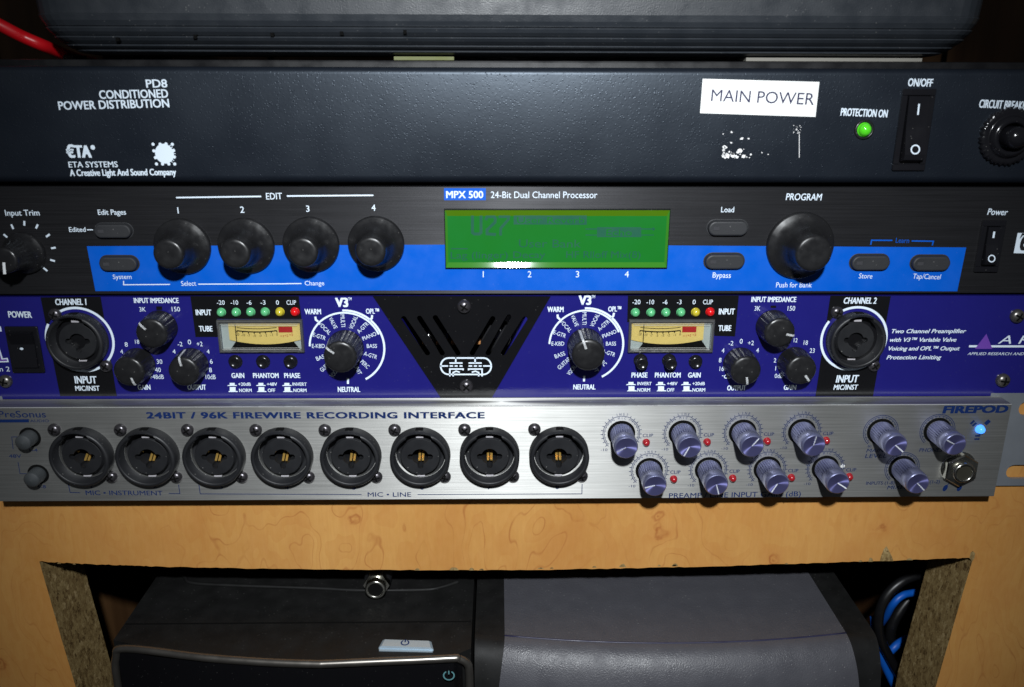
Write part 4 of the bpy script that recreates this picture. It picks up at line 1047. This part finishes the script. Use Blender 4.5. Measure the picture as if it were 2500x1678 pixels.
for sgn in (-1, 1):
    x0, x1 = (FX1-4, 241.3) if sgn > 0 else (-241.3, FX0+4)
    sl_ = []
    for zc in (-6.2, -36.4):
        xc = 232.4*sgn; sl_.append(capsule((xc-3.8, zc), (xc+3.8, zc), 3.4) if True else None)
    MB().bm(plate([(x0, -43.2), (x1, -43.2), (x1, 1.0), (x0, 1.0)], sl_, -.1, 1.6)).build('rack_ear', mat('ear_grey', (.25, .27, .30), .45, metal=.45, rvar=.08), ri)
YF = -D-.06
t = MB()
text(t, '24BIT / 96K FIREWIRE RECORDING INTERFACE', S0, (358, 1021.6), (1183.5, 1021.3), 14.4, YF, .062, 0, 1.08)
text(t, 'FIREPOD', H5, (1300, 255), (2130, 245), 88, YF, .075, .08)
text(t, 'PreSonus', H1, (-12, 278), (527, 278), 74, YF, .004)
frpoly(t, H1, [(-40, 302), (330, 298), (330, 334), (-40, 336)], YF); text(t, 'AUDIO', H1, (345, 332), (560, 332), 30, YF)
for s_, fr, x0, x1, y, h in [('1',H1,1032,1054,1085,60),('2',H1,1740,1804,1088,60),('3',H2,516,574,912,52),('4',H2,1138,1200,915,52),('5',H2,1778,1838,918,52),('6',H3,478,537,918,52),('7',H3,1120,1178,915,52),('8',H3,1762,1822,912,52)]:
    text(t, s_, fr, (x0, y), (x1, y), h, YF, .008)
text(t, 'MIC \u2022 INSTRUMENT', H1, (980, 1162), (1858, 1166), 50, YF, .008); text(t, 'MIC \u2022 LINE', S0, (897.8, 1213), (1004, 1213), 10.6, YF, .008)
frstroke(t, H1, [(780, 1040), (800, 1134), (915, 1137)], 8, YF); frstroke(t, H1, [(1925, 1145), (2052, 1147), (2036, 1045)], 8, YF)
frstroke(t, H2, [(333, 872), (346, 958), (1880, 965)], 7, YF); frstroke(t, H3, [(465, 965), (2027, 958), (2029, 865)], 7, YF)
frstroke(t, H1, [(205, 500), (133, 500), (150, 640)], 7, YF); frstroke(t, H1, [(205, 785), (228, 918), (310, 920)], 7, YF)
text(t, '48V', H1, (105, 738), (245, 738), 38, YF, .004); text(t, '1-4', H1, (340, 668), (430, 668), 34, YF, .004); text(t, '5-8', H1, (430, 1086), (525, 1086), 36, YF, .004)
text(t, 'PREAMP / LINE INPUT GAIN (dB)', H4, (683, 908), (1822, 891), 42, YF, .008)
text(t, '-80', H5, (342, 688), (400, 688), 28, YF); text(t, 'MAIN', H5, (335, 752), (560, 750), 46, YF, .006, .2); text(t, 'LEVEL', H5, (318, 822), (592, 820), 50, YF, .006, .15); text(t, 'PHONES', H5, (1003, 745), (1300, 743), 46, YF, .006, .2)
text(t, 'INPUTS (1-8)', H5, (333, 1163), (692, 1156), 40, YF, .004); text(t, 'MIXER', H5, (598, 1220), (862, 1213), 46, YF, .006, .2); text(t, '(1-2)', H5, (1140, 1146), (1266, 1143), 42, YF, .004, .1)
for q_ in ([(1650,383),(1698,340),(1716,358),(1668,400)],[(1672,410),(1724,370),(1744,386),(1694,424)],[(1828,380),(1884,332),(1916,362),(1862,412)],[(1718,532),(1786,530),(1780,552),(1716,552)],[(1708,574),(1776,572),(1770,594),(1704,594)]): frpoly(t, H5, q_, YF)
frstroke(t, H5, [(1410, 1118), (1385, 1140), (1362, 1175)], 9, YF); frstroke(t, H5, [(1495, 1130), (1508, 1150), (1515, 1175)], 9, YF)
for cx_ in (1338, 1518):
    p = at(H5(cx_, 1203), YF); t.poly([p+Vector((1.0*math.cos(a_)+.35*math.sin(a_), 0, 1.55*math.sin(a_))) for a_ in [2*PI*i/16 for i in range(16)]])
# gain scales
GR = [(272,350,'INST'),(800,346,'LINE'),(1320,339,'LINE'),(1832,333,'LINE'),(513,668,'INST'),(1025,661,'LINE'),(1533,655,'LINE'),(2035,648,'LINE')]
GC = [at(H4(x, y), -D) for x, y, _ in GR]
def arctext(s_, c, r, h, step):
    n = len(s_)
    for i, chx in enumerate(s_):
        a_ = math.radians(90-(i-(n-1)/2)*step); wd = h*.75 if chx != 'I' else h*.2
        p = c+Vector((r*math.cos(a_), 0, r*math.sin(a_))); e = Vector((math.sin(a_), 0, -math.cos(a_)))
        text3(t, chx, p-e*wd/2, p+e*wd/2, h, .006)
for c, (_, _, s_) in zip(GC, GR):
    c = Vector((c.x, YF, c.z))
    t.arc(c, 7.75, 62, -42, .26, 20); t.arc(c, 7.2, 62, -38, .2, 20); t.arc(c, 7.75, 118, 228, .26, 24); t.arc(c, 7.2, 118, 222, .2, 24)
    t.arc(c, 7.9, 64, 116, .24, 14)
    for a_ in list(range(-40, 66, 13))+list(range(118, 230, 13)):
        u = Vector((math.cos(math.radians(a_)), 0, math.sin(math.radians(a_)))); t.stroke([c+u*7.75, c+u*8.75], .28); t.stroke([c+u*6.7, c+u*7.2], .24)
    arctext(s_, c, 8.25, 1.05, 9.5); arctext('MIC', c, 6.55, 1.0, 11)
    p = c+Vector((-8.5, 0, -8.0)); text3(t, '-10', p+Vector((0, 0, 0)), p+Vector((2.9, 0, 0)), 1.15, .004)
    p = c+Vector((9.1, 0, -1.6)); text3(t, 'CLIP', p, p+Vector((4.4, 0, 0)), 1.5, .01)
MR = [at(H5(x, y), -D) for x, y in ((520, 487), (1238, 475), (790, 952))]
for c in MR:
    c = Vector((c.x, YF, c.z)); t.arc(c, 7.4, -50, 230, .26, 60); t.arc(c, 6.7, -50, 230, .2, 60)
    for k in range(19):
        a_ = math.radians(-40+260*k/18); u = Vector((math.cos(a_), 0, math.sin(a_))); t.stroke([c+u*6.0, c+u*6.7], .24)
build_split(t, 'lettering', navy_ink, rp, 4)
# jacks and screws
j0 = combo_jack(ri, JF[0], 12.7)
sc0 = None
for i, p in enumerate(JF):
    if i: clone(j0, ri, p)
    for dx, dz, rr in ((-10.5, 11.6, .3+.35*i), (10.0, -10.2, .9+.5*i)):
        q = p+Vector((dx, 0, dz))
        if sc0 is None: sc0 = screw_mesh(2.65, [screw_black, dark_void], 'screw', ri, q, rr)
        else: clone(sc0, ri, q, rot=(0, rr, 0))
# knobs
def alu_knob(R, L):
    m = LB()
    pf = [(R*.985, .9), (R, 1.5), (R*1.0, L*.62), (R*.97, L*.63), (R*.97, L*.66), (R*1.0, L*.67), (R, L-1.4), (R*.99, L-1.0), (R*.94, L-.35), (R*.88, L-.1)]
    m.lathe(pf, seg=144, rfun=lambda a_, j: 1-(.17*(.5+.5*math.cos(30*a_)) if 1 <= j <= 2 else 0), cap=False); return m
ak = None
ang = [205, 240, 57, 83, 190, 285, 237, -32, -40, 150, -45]
for k, c in enumerate(GC+MR):
    if ak is None:
        ak = alu_knob(4.95, 14.6).build('knob', knob_alu, ri, c)
        l = LB(); l.lathe([(4.36, 14.52), (4.0, 14.44), (2.3, 14.15), (.02, 13.85)], seg=64, cap=False); l.build('cap', knob_cap_alu, ak, c)
        l = LB(); l.lathe([(5.9, .05), (5.85, .12), (4.6, .14)], seg=40, cap=False); l.lathe([(4.3, .0), (4.3, 1.2)], seg=32); l.build('shaft_gap', dark_void, ak, c)
        l = LB(); l.add([Vector((x, -y, z)) for x, y, z in ((0, 13.98, .2), (0, 13.98, -.2), (4.3, 14.6, -.25), (4.3, 14.6, .25))], [[0, 1, 2, 3], [3, 2, 1, 0]]); l.build('pointer', pointer_white, ak, c)
        ak.rotation_euler = (0, -math.radians(ang[0]), 0)
    else: clone(ak, ri, c, rot=(0, -math.radians(ang[k]), 0))
l0 = None
for c in GC:
    p = c+Vector((10.7, 0, -4.0))
    if l0 is None: l0 = dome_led(1.45).build('clip_light', led_dull_red, ri, p)
    else: clone(l0, ri, p)
dome_led(1.75).build('indicator_light', led_on_blue, ri, at(H5(1775, 455), -D), label='lit blue indicator light')
# rubber buttons
for p in ((343, 505), (437, 925)):
    m = LB(); m.lathe([(3.45, .1), (3.4, .5), (3.3, 5.2), (3.15, 5.7), (2.8, 5.95), (1.2, 6.5), (.05, 6.7)], seg=32, cap=False)
    c = at(H1(*p), -D); o = m.build('push_button', grey_rubber, ri, c)
    l = LB(); l.lathe([(4.5, .05), (4.45, .1), (2, .12)], seg=32, cap=False); l.build('button_gap', dark_void, o, c)
# headphone socket
c = at(H5(1500, 945), -D)
m = LB(); m.lathe([(7.6, 0), (7.5, .5), (6.9, .6)], seg=40, cap=False)
hexr = [(6.9, .5), (7.1, .9), (7.1, 3.0), (6.6, 3.6), (4.6, 3.7)]
m.lathe(hexr, seg=48, rfun=lambda a_, j: (1/math.cos(((a_+PI/6) % (PI/3))-PI/6))*.93 if 1 <= j <= 3 else 1, cap=False, smooth=False)
m.lathe([(4.6, 3.6), (4.6, 5.2), (4.2, 5.6), (3.5, 5.6), (3.3, 5.2), (3.3, -1)], seg=40, cap=False)
hp = m.build('headphone_socket', steel, ri, c)
l = LB(); l.disc((0, -5.0, 0), 3.35, 24); l.build('socket_hole_shade', mat('socket_dark', (.03, .028, .02), .4), hp, c)  # dark disc near the mouth paints the shade inside the socket
# speck of tape near the last gain knob
c = at(H4(2185, 630), -D-.05); MB().disc(c, 1.0, 7).build('paint_speck', label_white, rp)

# ================================================================== RIBBED DEVICE ON TOP
YD = 9.0
dv = empty('ribbed_device', (6, YD, 136.5), 'dark grey plastic case with ribbed rounded front edge, resting over the black power unit', 'equipment case')
rows = []      # (z, y, tag)
def zrow(v): return at((1250, v), YD).z
ribs = [37, 69, 92, 112, 125]
zb = zrow(136)
def bulge(z):     # front face rounds under towards the bottom
    h = max(0, (zrow(60)-z)); return 5.5*(h/(zrow(60)-zb))**2
seq = [(230, 0), (zrow(30)+20, 0), (zrow(33), 0), (zrow(36.2), .0)]
for i, v in enumerate(ribs):
    z = zrow(v); nz = zrow(ribs[i+1]) if i < 4 else zb
    seq.append((z+.35, bulge(z)+.9)); seq.append((z-.05, bulge(z)-.75)); seq.append((z-.4, bulge(z)-.95)); seq.append(((z+nz)/2, bulge((z+nz)/2)-.55)); seq.append((nz+.45, bulge(nz)+.3))
seq.append((zb-.1, 9)); seq.append((zb-.2, 30))
def halfw(z):
    z0_ = zb; f = (z-z0_)
    base = 165.5+ (0 if f > 18 else 0)
    rr = 20.0
    cut = 0 if f >= rr else rr-math.sqrt(max(0, rr*rr-(rr-max(f, 0))**2))
    return 184.0+.12*max(0, min(f, 80)-0)*.5-cut*.85
m = MB(); XC = 6.0; cols = []
for z, y in seq:
    hwz = halfw(z); ring_ = []
    sr = 12.0
    ring_.append((-hwz, 200))
    for i in range(7):
        a_ = PI/2*i/6; ring_.append((-hwz+sr-sr*math.cos(a_), YD+y+sr-sr*math.sin(a_)))
    for i in range(1, 12): ring_.append((-hwz+sr+(2*hwz-2*sr)*i/12, YD+y-0.0))
    for i in range(7):
        a_ = PI/2*(1-i/6); ring_.append((hwz-sr+sr*math.cos(a_), YD+y+sr-sr*math.sin(a_)))
    ring_.append((hwz, 200))
    cols.append([Vector((XC+x, yy, z)) for x, yy in ring_])
n = len(cols[0]); vs = [p for c_ in cols for p in c_]; fs = []
for j in range(len(cols)-1):
    for i in range(n-1): fs.append([j*n+i, (j+1)*n+i, (j+1)*n+i+1, j*n+i+1])
fs.append(list(range(n)))
m.add(vs, fs, 0, False)
m.build('case', device_grey, dv, loc=(6, YD, 136.5))
hl = MB()
for fr, x, y in [(F1,745,249),(F1,1237,233),(F1,1725,221),(F1,2165,212),(F2,490,203)]:
    c = at(fr(x, y), YD-.35); hl.box(c.x-.65, c.x+.65, YD-.75, YD+3, c.z-.7, c.z+.7)
hl.build('vent_hole', dark_void, dv)
for (fr, xa, xb) in [(F1,405,470),(F1,655,1030),(F3,1172,1224),(F3,1250,1280)]:
    a_ = at(fr(xa, 400), 40).x; b_ = at(fr(xb, 400), 40).x
    MB().box(a_, b_, 40, 52, 134.0 if False else 136.4, zb+.2).build('foot', foot_black, dv)
c0 = at(F2(-200, 380), 30).x; c1 = at(F3(560, 380), 30).x
MB().box(at(F2(835, 380), 30).x, at(F3(540, 380), 30).x, 30, 120, 136.4, zb+.3).build('base_block', foot_black, dv)
tag(MB().box(at(F2(420, 380), 16).x, at(F2(800, 380), 16).x, 16, 90, 136.4, 137.7).build('yellow_sheet', yellow_card), 'yellow green flat folder glimpsed in the gap under the grey case', 'sheet')  # thin slab standing in for an unidentified yellowish strip
tag(MB().box(at(F3(575, 380), 16).x, at(F3(1690, 380), 16).x, 16, 90, 136.4, 137.7).build('pale_sheet', pale_card), 'pale cream flat folder glimpsed at right in the gap under the grey case', 'sheet')  # thin slab standing in for an unidentified pale strip

# ================================================================== RED CABLE
def spline(pts, n=12):
    P = [Vector(p) for p in pts]; P = [P[0]*2-P[1]]+P+[P[-1]*2-P[-2]]; out = []
    for i in range(1, len(P)-2):
        for k in range(n):
            t_ = k/n; a_, b_, c_, d_ = P[i-1], P[i], P[i+1], P[i+2]
            out.append(.5*((2*b_)+(-a_+c_)*t_+(2*a_-5*b_+4*c_-d_)*t_*t_+(-a_+3*b_-3*c_+d_)*t_**3))
    out.append(P[-2]); return out
m = MB(); m.tube(spline([at(F1(-500, -120), 20), at(F1(-120, 100), 22), at(F1(0, 160), 24), at(F1(140, 232), 28), at(F1(300, 300), 34), at(F1(480, 370), 60), at(F1(600, 395), 130)]), 2.5, 14)
tag(m.build('red_cable', red_rubber), 'bright red cable entering at upper left beside the grey ribbed case', 'cable')

# ================================================================== BLACK COMPUTER TOWER
ZT = -106.0; ZK = (CAM.z-ZT)/(CAM.z+156.0)
def zy(y): return (y-CAM.y)*ZK+CAM.y        # depth on the tower top
bc = empty('computer_tower', (-110, 120, -560), 'black computer tower with silver edge trim and small silver power button', 'computer')
PX0, PX1 = -205.0*ZK, -14.8*ZK
front = [(J1, 740, 905), (J1, 1000, 950), (J1, 1300, 985), (J1, 1700, 1015), (J1, 2000, 1026), (J2, 0, 1025), (J2, 300, 1012), (J2, 600, 1000), (J2, 800, 990)]
fl_ = [atz(fr(x, y), ZT) for fr, x, y in front]
pts = [(PX0, 280), (PX0, zy(47))]+[(p.x, p.y) for p in fl_ if p.x > PX0+3]+[(PX1, zy(38)), (PX1, 280)]
m = MB(); m.poly([Vector((x, y, ZT)) for x, y in pts], facing=Vector((0, 0, 1)))
sidepts = pts
for i in range(len(pts)):
    a_, b_ = pts[i], pts[(i+1) % len(pts)]
    m.add([Vector((*a_, ZT)), Vector((*b_, ZT)), Vector((*b_, -560)), Vector((*a_, -560))], [[0, 3, 2, 1]])
body = m.build('body', case_black, bc)
tr = [Vector((PX0+1, 60, ZT+.2)), Vector((PX0+.8, 50, ZT+.2))]+[Vector((p.x, p.y-1.5, ZT)) for p in fl_ if p.x > PX0+5]+[Vector((PX1-5, fl_[-1].y-1.0, ZT-.6)), Vector((PX1-1.5, fl_[-1].y-.5, ZT-3.5)), Vector((PX1-.6, fl_[-1].y-.5, ZT-10)), Vector((PX1-.5, fl_[-1].y-1, ZT-40)), Vector((PX1-.5, fl_[-1].y-2, ZT-110))]
tr = [Vector((PX0+.5, zy(44), ZT-110)), Vector((PX0+.4, zy(43), ZT-25)), Vector((PX0+2, zy(42.5), ZT-6)), Vector((PX0+8, zy(41), ZT-.6))]+tr[3:]
MB().tube(spline(tr, 6), 1.75, 12).build('trim', trim_silver, bc)
# glossy fascia just below the trim
m = MB(); fpts = [(p.x, p.y-2.2) for p in fl_ if p.x > PX0+5]
fpts = [(PX0+3, zy(42))]+fpts+[(PX1-3, zy(36))]
for (a_, b_) in zip(fpts, fpts[1:]): m.add([Vector((*a_, ZT-2)), Vector((*b_, ZT-2)), Vector((b_[0], b_[1]-1.5, -556)), Vector((a_[0], a_[1]-1.5, -556))], [[0, 1, 2, 3]], 0, True)
fas = m.build('fascia', mat('fascia_black', (.005, .005, .006), .15, spec=.35, dust=.05), bc)
gl = MB()
a_, b_ = atz(J1(870, 748), ZT), atz(J2(858, 815), ZT)
gl.box(PX0+.5, PX1-.5, (a_.y+b_.y)/2-.5, (a_.y+b_.y)/2+.5, ZT-.4, ZT+.06); gl.build('seam', dark_void, bc)
rim = MB(); rim.tube(spline([atz(J1(1150, 440), ZT+.6), atz(J1(1175, 500), ZT+.6), atz(J1(1230, 530), ZT+.6), atz(J1(1500, 545), ZT+.6), atz(J1(2000, 562), ZT+.6), atz(J2(200, 575), ZT+.6), atz(J2(600, 572), ZT+.6), atz(J2(720, 555), ZT+.6), atz(J2(830, 520), ZT+.6)], 8), .9, 10)
rim.build('tray_rim', case_black, bc)
qb = [atz(J2(*p), ZT+1.6) for p in ((352, 884), (652, 894), (665, 940), (328, 928))]
cq = (qb[0]+qb[1]+qb[2]+qb[3])/4; m = MB(); m.hexa([cq+(p-cq)*.93 for p in qb], [cq+(p-cq)*1.03+Vector((0, 0, -.7)) for p in qb]); m.hexa([cq+(p-cq)*1.03+Vector((0, 0, -.72)) for p in qb], [cq+(p-cq)*1.03+Vector((0, 0, -2.0)) for p in qb])
bo = m.build('power_button', button_silver, bc)
m = MB(); qb2 = [atz(J2(*p), ZT+.5) for p in ((325, 955), (330, 935), (668, 946), (665, 963))]; m.hexa(qb2, [p+Vector((0, 0, -1)) for p in qb2]); m.build('button_lip', button_silver, bo)
m = MB(); c = atz(J2(490, 906), ZT+1.7)
ring_ = [c+Vector((1.9*math.cos(math.radians(a_)), 1.9*math.sin(math.radians(a_)), 0)) for a_ in range(120, 421, 12)]
for p, q in zip(ring_, ring_[1:]):
    pi_, qi = c+(p-c)*.7, c+(q-c)*.7; m.poly([p, q, qi, pi_], facing=Vector((0, 0, 1)))
m.poly([c+Vector((x, y, 0)) for x, y in ((-.3, 2.0), (.3, 2.0), (.3, .3), (-.3, .3))], facing=Vector((0, 0, 1))); m.build('power_symbol', navy_ink, bo)
m = MB(); c = at(J2(768, 1115), 32.0)
c = Vector((c.x, min(p.y for p in fl_)-3.6+9, c.z))
c = at(J2(768, 1115), min(p.y for p in fl_)-4.2)
ring_ = [c+Vector((2.2*math.cos(math.radians(a_)), -.0, 2.2*math.sin(math.radians(a_)))) for a_ in range(120, 421, 12)]
m.stroke(ring_, .55); m.stroke([c+Vector((0, 0, 2.4)), c+Vector((0, 0, .6))], .5); m.build('power_logo', mat('logo_teal', (.10, .24, .26), .4), fas)

# small threaded socket lying on the tower
c = atz(J2(308, 545), ZT+6.5)
js = empty('jack_connector', (c.x, c.y, ZT), 'small steel jack connector with open round end on top of the black tower', 'connector')
m = LB(); m.lathe([(6.2, -4), (6.2, 0)], seg=6, smooth=False)
m.lathe([(4.9, 0), (4.9, 3.5), (4.5, 4.0), (3.5, 4.0), (3.3, 3.5), (3.3, -2.5)], seg=36, cap=False)
m.build('nut', steel, js, c)
l = LB(); l.disc((0, -3.3, 0), 3.38, 24); l.build('bore_shade', dark_void, js, c)  # flat dark disc stands in for the shade down the bore
m = LB(); m.lathe([(5.5, -40), (6.4, -36), (6.4, -4.2), (5.0, -4)], seg=28); m.build('barrel', black_rubber, js, c)

# ================================================================== GREY COMPUTER CASE
gc = empty('office_machine', (95, 120, -560), 'dark grey rounded machine with black side trims, right of the black tower', 'office machine')
cr_ = [(J2, 1150, 860), (J2, 1400, 885), (J2, 1700, 903), (J2, 2000, 911), (J3, 0, 912), (J3, 300, 910), (J3, 600, 900), (J3, 900, 880), (J3, 1222, 850)]
cz = [atz(fr(x, y), ZT) for fr, x, y in cr_]
ycm = min(p.y for p in cz); yce = (cz[0].y+cz[-1].y)/2; gx0, gx1 = 3.0*ZK, 187.5*ZK
def ybow(x): u = (x-(gx0+gx1)/2)/((gx1-gx0)/2); return ycm+(yce-ycm)*u*u
secs = [(180, 0, 4), (120, 0, 2), (60, 0, .4), (30, 0, .1), (6, 0, 0), (.5, 0, 0)]
R_ = 26.0; RF = 14.0
def loft(x0, x1, nx, inset_top, mat_, name, grow=0.0, zoff=0.0):
    rows_ = []
    for dy, dz, ins in secs: rows_.append((dy, zoff-dz-.0, 0))
    for i in range(0, 15):
        a_ = PI/2*i/14; rows_.append((-RF*math.sin(a_)-.0, zoff-R_*(1-math.cos(a_)), 1))
    rows_.append((-RF, zoff-404, 1))
    m = MB(); V = []
    for dy, dz, fl2 in rows_:
        bul = 0
        if fl2: bul = grow*math.sin(min(1, -dz/R_)*PI/2)
        for i in range(nx+1):
            f = i/nx; x = x0+(x1-x0)*f
            xx = x+(bul if f > .5 else -bul)*abs(2*f-1)
            V.append(Vector((xx, ybow(x)+dy, ZT+dz)))
    fs = []
    for j in range(len(rows_)-1):
        for i in range(nx): fs.append([j*(nx+1)+i, (j+1)*(nx+1)+i, (j+1)*(nx+1)+i+1, j*(nx+1)+i+1])
    m.add(V, fs, 0, True); return m.build(name, mat_, gc)
shell = loft(gx0, gx1, 24, 0, grey_plastic, 'shell', 3.0)
loft(-13.0*ZK, gx0-.05, 4, 0, case_black, 'side_trim', 0, -.5); loft(gx1+.05, 203.5*ZK, 4, 0, case_black, 'side_trim', 0, -.5)
sm = MB()
ss = [Vector((gx0+(gx1-gx0)*i/24, ybow(gx0+(gx1-gx0)*i/24)+.2, ZT+.0)) for i in range(25)]
sm.tube(ss, .42, 8); sm.build('seam', mat('seam_blue_black', (.02, .02, .05), .4), gc)
MB().box(-10, 166, 30, 280, -560, ZT-3).build('inner_body', case_black, gc)

# ================================================================== CABLES AT RIGHT
def cable(name, pts, r, mt_, label):
    m = MB(); m.tube(spline(pts, 10), r, 14); return tag(m.build(name, mt_), label, 'cable')
cable('black_cable', [at(J3(2000, 380), 70), at(J3(1760, 455), 52), at(J3(1600, 500), 47), at(J3(1480, 590), 45), at(J3(1420, 720), 44), at(J3(1425, 870), 44), at(J3(1490, 1010), 45), at(J3(1560, 1140), 47), at(J3(1620, 1300), 50)], 2.5, black_rubber, 'thick glossy black cable looping in the gap right of the grey machine')
cable('black_cable', [at(J3(1900, 520), 82), at(J3(1700, 560), 74), at(J3(1560, 690), 70), at(J3(1490, 850), 68), at(J3(1540, 1000), 70), at(J3(1640, 1100), 74), at(J3(1800, 1200), 80)], 2.8, black_rubber, 'thinner black cable behind the glossy loop, between two blue cable bends')
cable('blue_cable', [at(J3(1900, 560), 62), at(J3(1640, 590), 58), at(J3(1560, 612), 56), at(J3(1505, 665), 56), at(J3(1462, 740), 62), at(J3(1420, 800), 72)], 1.9, blue_rubber, 'blue cable bend highest in the gap, beside the particle board edge')
cable('blue_cable', [at(J3(1385, 740), 56), at(J3(1394, 850), 52), at(J3(1418, 960), 50), at(J3(1458, 1060), 50), at(J3(1500, 1150), 50), at(J3(1560, 1280), 52)], 2.1, blue_rubber, 'long blue cable running down beside the black trim of the grey machine')
cable('blue_cable', [at(J3(1800, 820), 80), at(J3(1580, 890), 60), at(J3(1490, 960), 56), at(J3(1440, 1010), 62)], 2.1, blue_rubber, 'short blue cable piece crossing low between black cable and particle board')

# grooves of the wall panelling
gm = MB()
for k in range(-7, 8): gm.box(k*101+33-2, k*101+33+2, 329.2, 330.5, -560, 900)
g_ = gm.build('wall_groove', dark_void); g_['kind'] = 'structure'
